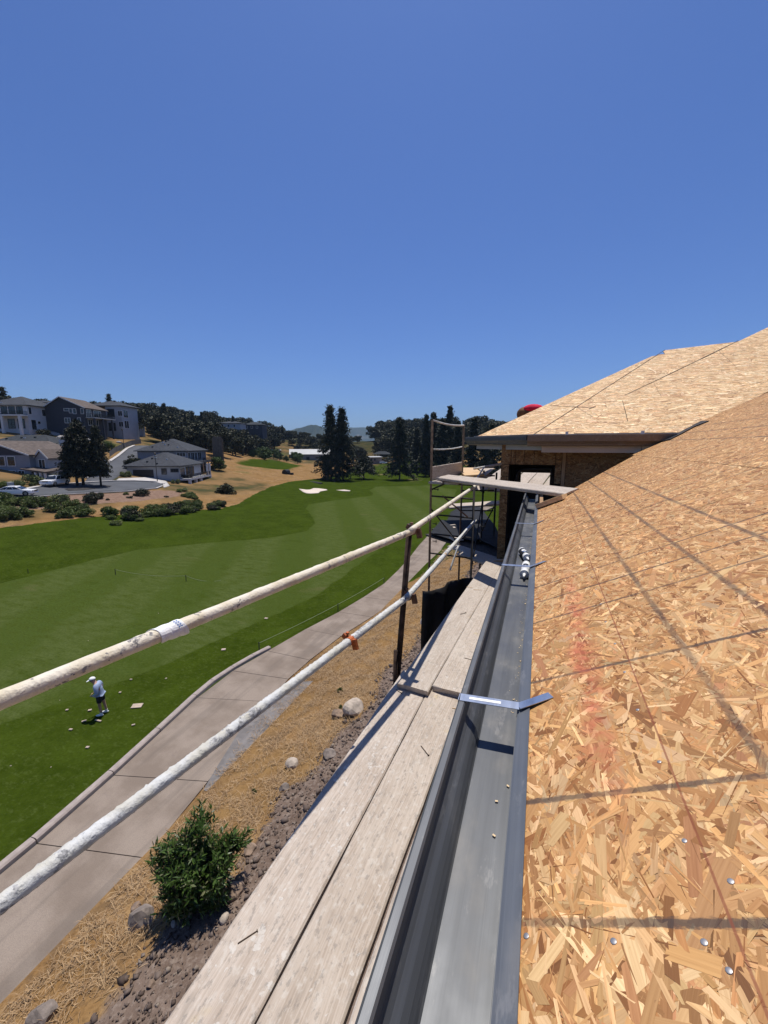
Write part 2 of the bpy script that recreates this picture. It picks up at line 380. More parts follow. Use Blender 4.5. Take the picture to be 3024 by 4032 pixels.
def sheath(parent, o, u, v, poly, mat, dens, seed, size=1.0, thick=.0119, rows=1.2192, length=2.4384, u0=0.0, gap=.004, shared=None, name='roof_panel', spread=1.0):
    """cover a convex outline (u,v coordinates on the plane o,u,v) with staggered 4 x 8 panels, each an object"""
    M = frame_matrix(o, u, v); P = np.array(poly); lo, hi = P.min(0), P.max(0); out = []
    r = math.floor(lo[1] / rows); k = 0
    while r * rows < hi[1]:
        off = u0 + (length / 2 if r % 2 else 0); s = math.floor((lo[0] - off) / length)
        while off + s * length < hi[0]:
            a0, b0 = off + s * length, r * rows
            rect = [(a0 + gap / 2, b0 + gap / 2), (a0 + length - gap / 2, b0 + gap / 2), (a0 + length - gap / 2, b0 + rows - gap / 2), (a0 + gap / 2, b0 + rows - gap / 2)]
            cp = clip_poly(rect, [tuple(p) for p in poly]); s += 1
            if len(cp) < 3: continue
            area = abs(sum(cp[i - 1][0] * cp[i][1] - cp[i][0] * cp[i - 1][1] for i in range(len(cp)))) / 2
            if area < .02: continue
            loc = [(x - a0, y - b0) for x, y in cp]; k += 1
            if shared is not None and area > length * rows * .985:
                me = shared[(k * 7 + r * 3) % len(shared)]
            else: me = osb_mesh('osb_panel', loc, thick, dens, seed + k, mat, size, spread)
            ob = bpy.data.objects.new(name, me); link(ob); ob.parent = parent
            ob.matrix_local = Matrix.Translation(-parent.location) @ M @ Matrix.Translation((a0, b0, 0))
            out.append((ob, a0, b0))
        r += 1
    return out
# ------------------------------------------------------------------ terrain of the course, the bank and the hills
def tps(ctrl, reg=.3):
    P = np.array([c[:2] for c in ctrl]); z = np.array([c[2] for c in ctrl]); n = len(P)
    d2 = ((P[:, None] - P[None]) ** 2).sum(-1); K = .5 * d2 * np.log(d2 + 1e-9) / 1e4
    A = np.zeros((n + 3, n + 3)); A[:n, :n] = K + np.eye(n) * reg; A[:n, n] = 1; A[:n, n + 1:] = P / 100; A[n, :n] = 1; A[n + 1:, :n] = (P / 100).T
    w = np.linalg.solve(A, np.concatenate([z, np.zeros(3)]))
    def f(X, Y):
        X, Y = np.asarray(X, float), np.asarray(Y, float); out = w[n] + w[n + 1] * X / 100 + w[n + 2] * Y / 100
        for i in range(n):
            r2 = (X - P[i, 0]) ** 2 + (Y - P[i, 1]) ** 2; out = out + w[i] * .5 * r2 * np.log(r2 + 1e-9) / 1e4
        return out
    return f
CT = []
for x in (-52, -36, -18, 0, 20):
    for y in (-25, 0, 25, 50, 80, 115, 150): CT.append((x, y, -H))
CT += [(-60, 160, -H), (-30, 200, -H), (0, 210, -H), (40, 220, -H + 1), (-57, 20, -H + .1), (-58, 42, -H + .1), (-60, 62, -H + .1), (-62, 85, -H + .2)]
for x, y, z in [(0, 1990, -7.2), (150, 1961, -7.2), (241, 1951, -7.2), (500, 1936, -7.2), (642, 1914, -7.3), (500, 1899, -7.3), (250, 1912, -7.2), (60, 1939, -7.2), (0, 1948, -7.2), (340, 1885, -7.2)]:
    CT.append(tuple(atz(x, y, z)))
for x, y, d in [(560, 1886, 93), (700, 1893, 89), (740, 1925, 93), (780, 1924, 97), (845, 1918, 108), (421, 1828, 100), (464, 1798, 112), (528, 1754, 132), (500, 1864, 92), (60, 1718, 112), (250, 1712, 122), (460, 1697, 132),
                (700, 1750, 150), (560, 1740, 145), (800, 1762, 160), (900, 1785, 170), (1000, 1800, 178), (1000, 1868, 125), (900, 1898, 110), (860, 1940, 96), (940, 1838, 150), (1100, 1835, 200), (1060, 1800, 260), (1100, 1815, 250), (1300, 1815, 262),
                (500, 1690, 200), (650, 1682, 230), (800, 1684, 260), (950, 1695, 290), (1050, 1712, 320), (1150, 1735, 350), (1300, 1762, 420), (1420, 1766, 450), (1450, 1790, 300), (1550, 1722, 330), (1700, 1715, 340), (1900, 1715, 320), (1550, 1820, 240), (1700, 1830, 205), (1900, 1842, 180),
                (0, 1660, 160), (200, 1662, 175), (0, 1760, 92), (150, 1765, 95), (0, 1640, 260), (300, 1650, 280), (2200, 1745, 300), (2200, 1850, 150)]:
    CT.append(tuple(W(x, y, d)))
CT += [(-420, -20, 6), (-420, 300, 22), (-300, 620, 4), (0, 640, -16), (300, 640, 14), tuple(W(1250, 1778, 500)), tuple(W(1390, 1778, 560)), tuple(W(1150, 1768, 460)), (320, 100, -4), (320, 300, 8), (-160, -30, -5), (-100, -30, -8.5)]
_T = tps(CT)
def bank(X):                                     # the graded bank under the new house
    X = np.asarray(X, float)
    return np.clip((X + 9.7) * .33, 0, 1.75)
def gz(X, Y):
    X, Y = np.asarray(X, float), np.asarray(Y, float)
    z = _T(X, Y)
    near = np.clip((48 - Y) / 12, 0, 1) * np.clip((X + 46) / 8, 0, 1)
    flat = -H + .10 * np.sin(X * .21 + 1) * np.sin(Y * .13)*np.clip((-X-16)/10,0,1)
    z = z * (1 - near) + flat * near
    return z + bank(X) * np.clip((60 - Y) / 20, 0, 1)
def gz1(x, y): return float(gz(x, y))
_TT = np.concatenate([np.arange(6, 60, .25), np.arange(60, 520, .8)])
def gpx(x, y):
    """where the line of sight through a photo point first meets the terrain"""
    r = ray(x, y); r = r / math.hypot(r[0], r[1]); X, Y, Z = r[0] * _TT, r[1] * _TT, r[2] * _TT
    k = np.where(Z <= gz(X, Y))[0]; t = _TT[k[0]] if len(k) else 400.0
    return np.array([r[0] * t, r[1] * t, gz1(r[0] * t, r[1] * t)])
def sdist(poly, X, Y):
    """signed distance to a closed outline, positive inside"""
    P = np.array(poly); d = np.full(X.shape, 1e9); ins = np.zeros(X.shape, bool)
    for i in range(len(P)):
        a, b = P[i - 1], P[i]; e = b - a; L2 = max((e ** 2).sum(), 1e-9)
        t = np.clip(((X - a[0]) * e[0] + (Y - a[1]) * e[1]) / L2, 0, 1)
        d = np.minimum(d, np.hypot(X - a[0] - t * e[0], Y - a[1] - t * e[1]))
        c = ((a[1] > Y) != (b[1] > Y))
        with np.errstate(divide='ignore', invalid='ignore'): xx = (b[0] - a[0]) * (Y - a[1]) / (b[1] - a[1] + 1e-12) + a[0]
        ins ^= c & (X < xx)
    return np.where(ins, d, -d)
def flat2(pts): return [tuple(atz(x, y, -H)[:2]) for x, y in pts]
turf = flat2([(0, 2140), (386, 2083), (603, 2056), (862, 2022), (940, 1999), (1000, 1955), (1060, 1925), (1140, 1905)]) + [(-67, 120), (-74, 150), (-95, 200), (-80, 235), (-60, 240), (-20, 190), (30, 150), (20, 60), (-6, 45), (-7.5, 36)] + \
    [tuple(atz(x, y, -H)[:2]) for x, y in [(1640, 2290), (1480, 2353), (1390, 2412), (1260, 2480)]] + [(-12.5, 17), (-13, 14), (-12.8, 11.5), (-12.4, 8.6), (-12, 6.3), (-11.8, 4.9), (-11.5, 1), (-11, -25), (-57, -25)]
fair = flat2([(0, 2300), (273, 2233), (547, 2169), (820, 2138), (1063, 2117), (1204, 2092), (1242, 2060), (1225, 2027), (1204, 2000), (1218, 1985), (1330, 1965), (1465, 1946), (1470, 1935), (1454, 1926), (1481, 1912), (1685, 1908), (1800, 1925)]) + \
    flat2([(1760, 2000), (1620, 2080), (1470, 2179), (1247, 2347), (850, 2519), (650, 2619), (370, 2723), (0, 2850)]) + [(-24, -25), (-46, -25)]
dirt = [tuple(onplane(x, y, np.array([-.33, 0, 1]), -H + .33 * 9.7)[:2]) for x, y in [(376, 4032), (463, 3905), (579, 3768), (680, 3616), (853, 3551), (933, 3435), (1013, 3305), (1107, 3117), (1233, 3050), (1300, 2930), (1378, 2850), (1471, 2771), (1511, 2640), (1590, 2600)]] + [(-4.5, 30), (-3, 44), (25, 44), (25, -25), (-6.4, -25)]
soil = [tuple(gpx(x, y)[:2]) for x, y in [(0, 2020), (250, 2000), (420, 1985), (560, 1975), (700, 1955), (720, 1935), (620, 1932), (450, 1942), (240, 1953), (0, 1978)]]
xs_ = np.concatenate([np.arange(-460, -140, 6), np.arange(-140, -64, 2), np.arange(-64, -16, 1.0), np.arange(-16, -3, .3), np.arange(-3, 30, 1.5), np.arange(30, 340, 8)])
ys_ = np.concatenate([np.arange(-30, 0, 1.5), np.arange(0, 36, .35), np.arange(36, 150, 1.2), np.arange(150, 300, 3), np.arange(300, 660, 8)])
GX, GY = np.meshgrid(xs_, ys_)
GZ = gz(GX, GY)
m_, nt, b = new_mat('course_ground')
P_ = pos(nt)
def att(n): return nd(nt, 'Attribute', attribute_name=n).outputs['Fac']
def edge(a, amp, sc_, w): return sstep(nt, mth(nt, 'ADD', a, mth(nt, 'MULTIPLY', mth(nt, 'SUBTRACT', noise(nt, P_, sc_, 4, .6), .5), amp)), -w, w)
n1 = noise(nt, P_, .35, 4, .6); n2 = noise(nt, P_, 2.2, 4, .65); n3 = noise(nt, P_, 9, 3, .7)
rough_c = mixc(nt, sstep(nt, n2, .3, .7), (.024, .039, .0035), (.040, .059, .007))
rough_c = mixc(nt, sstep(nt, n1, .35, .68), rough_c, (.044, .066, .007))
# mown stripes run obliquely across the fairway
stv = nd(nt, 'VectorMath', {0: P_, 1: (.62, .36, 0)}, operation='DOT_PRODUCT').outputs['Value']
st = sstep(nt, mth(nt, 'SINE', mth(nt, 'ADD', mth(nt, 'MULTIPLY', stv, 1.15), mth(nt, 'MULTIPLY', n1, 1.4))), -.5, .5)
fair_c = mixc(nt, st, (.057, .081, .016), (.076, .098, .027))
fair_c = mixc(nt, sstep(nt, noise(nt, vscale(nt, P_, (1, 2.6, 1)), .8, 4, .65), .35, .7), fair_c, (.054, .074, .013))
fair_c = mixc(nt, sstep(nt, noise(nt, vscale(nt, P_, (1, 1.8, 1)), .16, 4, .6), .62, .74, 0, .55), fair_c, (.105, .098, .04))
lawn = mixc(nt, edge(att('sd_fair'), .8, .5, .12), rough_c, fair_c)
lawn = mixc(nt, sstep(nt, n3, .35, .75, 0, .5), lawn, (.020, .034, .003))
lawn = mixc(nt, sstep(nt, noise(nt, vscale(nt, P_, (1.0, 1.7, 1)), 4.5, 4, .7), .52, .70, 0, .42), lawn, (.085, .105, .030))
lawn = mixc(nt, sstep(nt, noise(nt, vscale(nt, P_, (1, 1.4, 1)), .28, 5, .65), .56, .70, 0, .38), lawn, (.030, .050, .004))
straw_c = mixc(nt, sstep(nt, n2, .3, .7), (.25, .145, .062), (.36, .235, .115))
straw_c = mixc(nt, sstep(nt, n1, .45, .7), straw_c, (.235, .130, .048))
straw_c = mixc(nt, sstep(nt, n3, .42, .66, 0, .75), straw_c, (.15, .085, .036))
straw_c = mixc(nt, sstep(nt, noise(nt, P_, 1.1, 5, .65), .50, .64, 0, .7), straw_c, (.13, .082, .045))
brown = mixc(nt, sstep(nt, noise(nt, P_, .11, 4, .6), .35, .62), (.060, .058, .026), (.22, .135, .062))
straw_c = mixc(nt, sstep(nt, noise(nt, P_, .12, 5, .65), .45, .62, 0, .8), straw_c, mixc(nt, sstep(nt, n1, .4, .6), (.17, .095, .036), (.25, .15, .06)))
far_c = mixc(nt, edge(att('sd_hill'), 10, .06, 3), straw_c, brown)
far_c = mixc(nt, edge(att('sd_strip'), 6, .2, 1.5), far_c, rough_c)
ysep = nd(nt, 'SeparateXYZ', {0: P_}).outputs[1]
far_c = mixc(nt, mth(nt, 'MULTIPLY', sstep(nt, noise(nt, P_, .07, 4, .6), .58, .68, 0, .45), sstep(nt, ysep, 45, 60)), far_c, (.075, .095, .028))
far_c = mixc(nt, mth(nt, 'MULTIPLY', sstep(nt, ysep, 225, 290), sstep(nt, n1, .2, .75, 1, .75)), far_c, (.036, .040, .017))
dirt_c = mixc(nt, sstep(nt, n2, .3, .7), (.115, .080, .060), (.185, .135, .105))
dirt_c = mixc(nt, sstep(nt, n3, .45, .7, 0, .7), dirt_c, (.27, .215, .175))
c = mixc(nt, edge(att('sd_turf'), 1.6, .6, .15), far_c, lawn)

c = mixc(nt, edge(att('sd_dirt'), 1.0, 1.6, .10), c, dirt_c)
c = mixc(nt, edge(att('sd_soil'), 3, .8, .5), c, mixc(nt, sstep(nt, n2, .3, .7), (.17, .105, .075), (.25, .17, .125)))
worn = sstep(nt, noise(nt, P_, .09, 4, .6), .60, .68, 0, .75)
dist = nd(nt, 'SeparateXYZ', {0: P_}).outputs[1]
c = mixc(nt, mth(nt, 'MULTIPLY', mth(nt, 'MULTIPLY', worn, sstep(nt, dist, 118, 135)), edge(att('sd_turf'), 1, .5, .3)), c, (.22, .155, .095))
put(nt, b.inputs['Base Color'], c); b.inputs['Roughness'].default_value = 1.0; b.inputs['Specular IOR Level'].default_value = .0
bumpn(nt, b, mth(nt, 'ADD', mth(nt, 'MULTIPLY', n2, .5), n3), .7, .06)
M_GROUND = m_
ny, nx = GX.shape
V = np.stack([GX.ravel(), GY.ravel(), GZ.ravel()], 1)
ii = np.arange(ny * nx).reshape(ny, nx)
Fq = np.stack([ii[:-1, :-1].ravel(), ii[:-1, 1:].ravel(), ii[1:, 1:].ravel(), ii[1:, :-1].ravel()], 1)
me = bpy.data.meshes.new('terrain'); me.from_pydata(V.tolist(), [], Fq.tolist())
strip_poly = [tuple(gpx(x, y)[:2]) for x, y in [(932, 1822), (970, 1810), (1060, 1808), (1130, 1822), (1200, 1835), (1140, 1852), (1030, 1842), (960, 1834)]]
hill_poly = [(-64, -30), (-59, 27), (-60, 60), (-64, 90), (-120, 110), (-150, 150), (-100, 230), (-60, 330), (-20, 240), (40, 230), (320, 200), (320, 640), (-440, 640), (-440, -30)]
for nme, poly in (('sd_turf', turf), ('sd_fair', fair), ('sd_dirt', dirt), ('sd_soil', soil), ('sd_hill', hill_poly), ('sd_strip', strip_poly)):
    a = me.attributes.new(nme, 'FLOAT', 'POINT'); a.data.foreach_set('value', sdist(poly, GX.ravel(), GY.ravel()).astype(np.float32))
me.materials.append(M_GROUND); me.polygons.foreach_set('use_smooth', [True] * len(me.polygons)); me.update()
tag(link(bpy.data.objects.new('terrain', me)), 'golf course turf, dry grass slopes and bank around it', None, None, 'structure')
M_FARLAND = simple('far_land', (.075, .085, .035), .95, 0, .35, .004)
mb = MB(); mb.add([(-5900, -1100, -40), (8900, -1100, -40), (8900, 6800, -40), (-5900, 6800, -40)], [(0, 1, 2, 3)])
tag(mb.build('ground', M_FARLAND), 'far low ground reaching to the horizon', None, None, 'structure')
def ridge(name, label, pts, d, depth, base, m, seed, rough=.06):
    """a mountain ridge: crest heights follow the photo points, flanks fall away on both sides"""
    rs = np.random.RandomState(seed); xs = np.linspace(pts[0][0], pts[-1][0], 90); yy = np.interp(xs, [p[0] for p in pts], [p[1] for p in pts])
    mb = MB(); rows = []
    ts = [-1, -.8, -.6, -.42, -.26, -.13, 0, .2, .5, 1]
    for x, y in zip(xs, yy):
        c = W(x, y, d); out = np.array([c[0], c[1], 0]); out /= np.linalg.norm(out); row = []
        for t in ts:
            hgt = base + (c[2] - base) * (1 - abs(t)) ** 1.25 * (1 + (0 if t == 0 else rs.normal(0, rough)))
            q = c + out * t * depth; row.append((q[0], q[1], hgt if t else c[2] + rs.normal(0, (c[2] - base) * rough * .12)))
        rows.append(row)
    k = len(ts); vs_ = [p for r_ in rows for p in r_]
    mb.add(vs_, [(i * k + j, (i + 1) * k + j, (i + 1) * k + j + 1, i * k + j + 1) for i in range(len(rows) - 1) for j in range(k - 1)])
    o = mb.build(name, m, smooth=True); tag(o, label, None, None, 'structure'); return o
m_, nt, b = new_mat('mountain_cover'); P_ = pos(nt)
f = noise(nt, P_, .006, 5, .6); g = noise(nt, P_, .0016, 3, .5)
c = mixc(nt, sstep(nt, f, .4, .6), (.022, .030, .016), (.040, .046, .026)); c = mixc(nt, sstep(nt, g, .62, .70, 0, .8), c, (.24, .19, .13))
put(nt, b.inputs['Base Color'], c); b.inputs['Roughness'].default_value = 1; b.inputs['Specular IOR Level'].default_value = 0
M_MOUNT = m_
ridge('mountain', 'conical bare topped mountain beyond the redwoods', [(900, 1752), (1040, 1725), (1100, 1705), (1150, 1693), (1200, 1679), (1225, 1673), (1245, 1673), (1262, 1680), (1290, 1693), (1340, 1712), (1400, 1728), (1500, 1750)], 3000, 650, -60, M_MOUNT, 3)
ridge('mountain', 'long level blue ridge on the skyline right of the redwoods', [(1000, 1712), (1200, 1698), (1300, 1687), (1370, 1683), (1420, 1683), (1470, 1687), (1500, 1689), (1600, 1700), (1900, 1716), (2400, 1730)], 5200, 1000, -80, M_MOUNT, 4)
ridge('hills', 'dark wooded foothills in the gap of the valley', [(700, 1748), (1000, 1738), (1250, 1728), (1380, 1722), (1420, 1735), (1455, 1741), (1500, 1730), (1700, 1722), (2200, 1735)], 1500, 420, -40, M_MOUNT, 5, .09)

# ------------------------------------------------------------------ cart path, kerb
m_, nt, b = new_mat('path_concrete'); P_ = pos(nt)
c = mixc(nt, sstep(nt, noise(nt, P_, .7, 5, .6), .35, .65), (.215, .168, .130), (.300, .242, .192))
c = mixc(nt, sstep(nt, noise(nt, P_, 60, 2, .7), .35, .7, 0, .4), c, (.12, .098, .082))
c = mixc(nt, sstep(nt, noise(nt, vscale(nt, P_, (1.6, .12, 1)), 1.1, 3, .6), .52, .66, 0, .35), c, (.13, .108, .09))
c = mixc(nt, sstep(nt, noise(nt, P_, 3, 4, .6), .62, .75, 0, .3), c, (.16, .13, .115))
put(nt, b.inputs['Base Color'], c); b.inputs['Roughness'].default_value = .9; b.inputs['Specular IOR Level'].default_value = .15
bumpn(nt, b, noise(nt, P_, 120, 2), .2, .004)
M_PATH = m_
M_KERB = simple('kerb_concrete', (.33, .275, .24), .9, 0, .12, 5, .2)
M_ROADDIRT = simple('grey_patch', (.17, .155, .145), .95, 0, .2, 3, .3)
PL = [(-11.8, -9), (-12.1, -5), (-12.35, -1.5), (-12.5, 2.0), (-12.68, 5.6), (-12.98, 8.06), (-13.7, 12.4), (-13.75, 14.72), (-13.35, 17.0), (-12.84, 20.06), (-12.14, 23.12), (-11.66, 26.23), (-11.3, 29.5), (-11.4, 33.5), (-11.7, 38), (-12.2, 43), (-12.6, 49), (-12.8, 57), (-12, 66), (-10, 76)]
PR = [(-9.3, -9), (-9.3, -5), (-9.3, -1.5), (-9.35, 2.6), (-9.46, 6.4), (-9.8, 9.0), (-10.55, 13.3), (-10.75, 15.1), (-10.7, 17.0), (-10.4, 20.0), (-9.75, 23.17), (-9.25, 26.3), (-8.9, 29.5), (-8.8, 33.5), (-9.0, 38), (-9.5, 43), (-9.8, 49), (-9.9, 57), (-9.2, 66), (-7.4, 76)]
path = thing('cart_path', 'pale concrete golf cart path curving past the dry bank', None, (-11.5, 10, -H)); path['kind'] = 'structure'
for i in range(len(PL) - 1):
    a, b_, c_, d_ = [Vector((*p, 0)) for p in (PL[i], PR[i], PR[i + 1], PL[i + 1])]
    g = .012
    da, db = (d_ - a).normalized() * g, (c_ - b_).normalized() * g
    q = [a + da, b_ + db, c_ - db, d_ - da]
    mb = MB(); n = 6
    top = [q[0].lerp(q[1], t / n) for t in range(n + 1)]; bot = [q[3].lerp(q[2], t / n) for t in range(n + 1)]
    zz = lambda p: max(-H, gz1(p.x, p.y) - bank(p.x)) + .045 + .002 * (i % 3)
    ring = top + bot[::-1]; mb.prism([(p.x, p.y, zz(p)) for p in ring][::-1], (0, 0, -.22))
    mb.build('slab', M_PATH, path, world=True)
KP = [(-11.95, -9), (-12.25, -5), (-12.5, -1.5), (-12.65, 2.0), (-12.85, 5.6), (-13.15, 8.06), (-13.5, 10.2), (-13.88, 12.4), (-14.0, 13.6), (-13.92, 14.9), (-13.72, 16.2), (-13.45, 17.3)]
kerb = thing('kerb', 'low rounded concrete kerb edging the turf side of the path', None, (-13, 5, -H)); kerb['kind'] = 'structure'
for i in range(len(KP) - 1):
    a, b_ = Vector((*KP[i], -H)), Vector((*KP[i + 1], -H)); d = (b_ - a).normalized(); sd = Vector((d.y, -d.x, 0))
    a, b_ = a + d * .012, b_ - d * .012
    prof = [(-.13, -.1), (-.13, .13), (-.10, .17), (.06, .17), (.11, .13), (.14, -.1)]
    mb = MB(); mb.prism([a + sd * u + Vector((0, 0, v)) for u, v in prof], b_ - a)
    mb.build('kerb_stone', M_KERB, kerb, world=True)
mb = MB(); ppx = [(1240, 2680), (1120, 2690), (1050, 2760), (960, 2850), (860, 3010), (800, 3110), (850, 3130), (960, 3030), (1090, 2890), (1200, 2780)]
mb.add([tuple(atz(x, y, -H + .058)) for x, y in ppx], [tuple(range(len(ppx)))])
tag(mb.build('gravel_patch', M_ROADDIRT), 'grey gravel washed over the bank edge of the path', None, None, 'structure')
# ------------------------------------------------------------------ the house under construction
house = thing('house_under_construction', 'unfinished house with bare strand board roof and grey gutters', 'house', (3.0, 5.0, -H + 1.75))
CA, SA = math.cos(math.atan(SL)), math.sin(math.atan(SL))
TH = .0119
near_meshes = [osb_mesh('osb_panel', [(.002, .002), (2.4364, .002), (2.4364, 1.2172), (.002, 1.2172)], TH, 13500, 40 + i, M_OSB_N, .82, 1.35) for i in range(4)]
o_near = (0, 2.325, -EAVE - TH * CA)
outline = [(-4.3, 0), (5.0, 0), (5.0, 7.2), (-9.6, 7.2), (-4.3, 1.2)]
outline = [(5.0, 0), (5.0, 7.2), (-10.2, 7.2), (-4.3, 0.9), (-4.3, 0)]
near_panels = sheath(house, o_near, (0, -1, 0), (CA, 0, SA), [(-4.3, 0), (5.0, 0), (5.0, 7.2), (-9.4, 7.2), (-4.3, 2.1)], M_OSB_N, 7000, 100, .82, TH, shared=near_meshes, spread=1.35)
panel0 = [p for p, a0, b0 in near_panels if abs(a0) < .01 and b0 == 0][0]
# nail heads along the chalk line and the printed lines (panel coordinates)
nail = MB().lathe([(0, .0036), (.0006, .0036), (.0009, .0030)], (0, 0, 0), (0, 0, 1), 10)
nail_o = None
for k in range(15):
    Yn = .45 + k * .152; Xn = (.2325 + .0085 * Yn) - .010 + R.uniform(-.006, .004)
    for (xx, yy) in [(Xn, Yn)]:
        if nail_o is None: nail_o = o = nail.build('nail', M_NAIL, panel0, smooth=True)
        else: o = nail_o.copy(); link(o)
        o.parent = panel0; o.location = (2.325 - yy, xx / CA, TH + .0009)
for (px, py) in [(2090, 3695), (2437, 3717), (2797, 3722), (2900, 3480)]:
    p = onplane(px, py, np.array([-SL, 0, 1]), -EAVE); o = nail_o.copy(); link(o); o.parent = panel0; o.location = (2.325 - p[1], p[0] / CA, TH + .0009)
    o.scale = (1.1, 1.1, 1)
# eave: sub-fascia, drip flange, gutter with hanger straps
mb = MB(); mb.box((.035, -3, -EAVE - .30), (.075, 6.5, -EAVE - .016)); mb.build('fascia', M_LUMBER, house, world=True)
def gutter_strip(prof, y0, y1, th):
    """a folded sheet metal section with real thickness run along +Y"""
    P = [Vector((x, 0, z)) for x, z in prof]; inner = []
    for i, p in enumerate(P):
        t = (P[min(i + 1, len(P) - 1)] - P[max(i - 1, 0)]).normalized(); n = Vector((-t.z, 0, t.x)); inner.append(p + n * th)
    mb = MB(); ring = P + inner[::-1]; n = len(ring)
    vs_ = [p + Vector((0, y0, 0)) for p in ring] + [p + Vector((0, y1, 0)) for p in ring]
    fs = [(i, (i + 1) % n, n + (i + 1) % n, n + i) for i in range(n)]; k = len(P)
    fs += [(i, i + 1, 2 * k - 2 - i, 2 * k - 1 - i) for i in range(k - 1)]; fs += [tuple(n + j for j in f)[::-1] for f in fs[n:]]
    return mb.add(vs_, fs)
gp = [(-.145, -.676), (-.157, -.676), (-.160, -.672), (-.160, -.658), (-.157, -.655), (-.146, -.655), (-.1435, -.658), (-.1435, -.690), (-.141, -.700), (-.134, -.710), (-.124, -.719), (-.116, -.729), (-.111, -.741), (-.108, -.752), (-.104, -.757), (-.018, -.757), (-.0145, -.753), (-.0145, -.668)]
gut = gutter_strip(gp, -2.5, 6.12, .0012).build('gutter', M_GUT, house, world=True)
gutter_strip([(-.0135, -.675), (-.0135, -EAVE + .001), (-.009, -EAVE + .0035), (.014, -EAVE + .0035 + .023 * SL)], -2.5, 6.3, .0012).build('drip_flange', M_FLANGE, house, world=True)
def strap(Y, slot, lean=.05):
    mb = MB(); w = .030; t = .0016; zt = -EAVE + .012
    A, B_, C_ = Vector((-.158, Y, -.6525)), Vector((-.012, Y + .012, zt)), Vector((.062, Y + lean, -EAVE + .062 * SL + .0055))
    mb.beam(A, B_, w, t); mb.beam(B_ - (C_ - B_) * .02, C_, w, t, (-SA, 0, CA)); mb.beam(A + Vector((-.003, 0, .001)), A + Vector((-.003, 0, -.02)), w, t, (1, 0, 0))
    s = mb.build('gutter_strap', M_ZINC, gut, world=False)
    s.data.transform(Matrix.Translation(-house.location))
    if slot:
        mb = MB(); q = A.lerp(B_, .16) + Vector((0, 0, .0012)); e = A.lerp(B_, .70) + Vector((0, 0, .0012)); mb.beam(q, e, .010, .0006)
        o = mb.build('strap_rib', M_WHITE, gut); o.data.transform(Matrix.Translation(-house.location))
    return s
strap(.975, True); strap(2.255, False, .06); strap(3.56, False, .06); strap(-.4, False)
# storeys under the eave
mb = MB(); mb.box((.5, -3, -H + .5), (.62, 6.55, -EAVE - .02)); mb.build('wall', M_STUCCO, house, world=True)
# the projecting bay: front face plane rises from Y=6.15, its corner is chamfered
EZ, EY = .150, 6.15
Mc = Vector((-.10, EY, EZ)); E1 = Vector((-1.02, 7.05, EZ))
vF = Vector((0, CA, SA)); S1 = .478; c1, s1 = math.cos(math.atan(S1)), math.sin(math.atan(S1))
def on_front(px, py, slope):
    r = ray(px, py); t = (EZ - slope * EY) / (r[2] - slope * r[1]); return Vector(r * t)
A1 = on_front(2618, 1379, S1); RE = on_front(2905, 1345, S1); K0 = on_front(2459, 1561, SL); K1 = on_front(2908, 1345, SL); K2 = on_front(3024, 1290, SL)
def uvF(p, c_, s_): return (p.x, (p.y - EY) * c_ + (p.z - EZ) * s_)
bay_meshes = [osb_mesh('osb_panel', [(.002, .002), (2.4364, .002), (2.4364, 1.2172), (.002, 1.2172)], TH, 2600, 80 + i, M_OSB, 1.35, .7) for i in range(3)]
# lower (left) front slope, then the slightly steeper right slope that runs up to its hip
f1 = [uvF(Mc, c1, s1), (2.6, 0), uvF(RE + Vector((.6, 0, 0)), c1, s1), uvF(RE, c1, s1), uvF(A1, c1, s1)]
sheath(house, (0, EY, EZ - TH), (1, 0, 0), (0, c1, s1), f1, M_OSB, 2600, 300, 1.35, TH, u0=.9, shared=bay_meshes, spread=.7)
kd = (K2 - K1)
K3 = K1 + kd * 6
M0 = on_front(2185, 1706, SL); M0.z = EZ
f2 = [uvF(K0 - (K1 - K0) * .0, CA, SA), (M0.x + .16, .001), (1.72, .001), (2.05, .36), (9.5, 7.6), (8.8, uvF(K3, CA, SA)[1]), uvF(K3, CA, SA)]
sheath(house, (0, EY, EZ + .003), (1, 0, 0), vF, f2, M_OSB, 2600, 340, 1.35, TH, u0=.42 + .0, shared=bay_meshes, spread=.7)
uC = (Mc - E1).normalized(); tmp = A1 - E1; vC = (tmp - uC * tmp.dot(uC)).normalized()
f3 = [(0, 0), ((Mc - E1).length, 0), ((A1 - E1).dot(uC), (A1 - E1).dot(vC))]
sheath(house, E1 - uC.cross(vC) * TH, uC, vC, f3, M_OSB, 2600, 380, 1.35, TH, u0=-.7, rows=1.02, spread=.6)
# hidden slopes close the bay roof from behind
B1, B2 = Vector((-1.02, 9.2, EZ)), Vector((6, 13, EZ)); top2 = A1 + Vector((4.5, .2, .3))
mb = MB(); mb.add([E1 - Vector((0, 0, .03)), A1 - Vector((0, 0, .05)), B1 - Vector((0, 0, .03))], [(0, 1, 2)])
mb.build('rear_slope', M_LUMBER, house, world=True)
def seam(name, pts, w, slope, lift=.0012, m=None):
    q = [on_front(x, y, slope) for x, y in pts]; mb = MB(); nn = Vector((0, -slope, 1)).normalized()
    for a, b_, w_ in zip(q[:-1], q[1:], w): mb.beam(a + nn * (lift + .002), b_ + nn * (lift + .002), w_, .002, nn)
    return mb.build(name, m or M_FELT, house, world=True)
seam('panel_seam', [(2459, 1561), (2600, 1494), (2760, 1417), (2906, 1346)], [.006, .009, .016], SL, .018)
seam('panel_seam', [(2450, 1582), (2458, 1612), (2471, 1664)], [.005, .006], SL, .018)
seam('panel_seam', [(2318, 1612), (2346, 1600)], [.012], S1, .003)
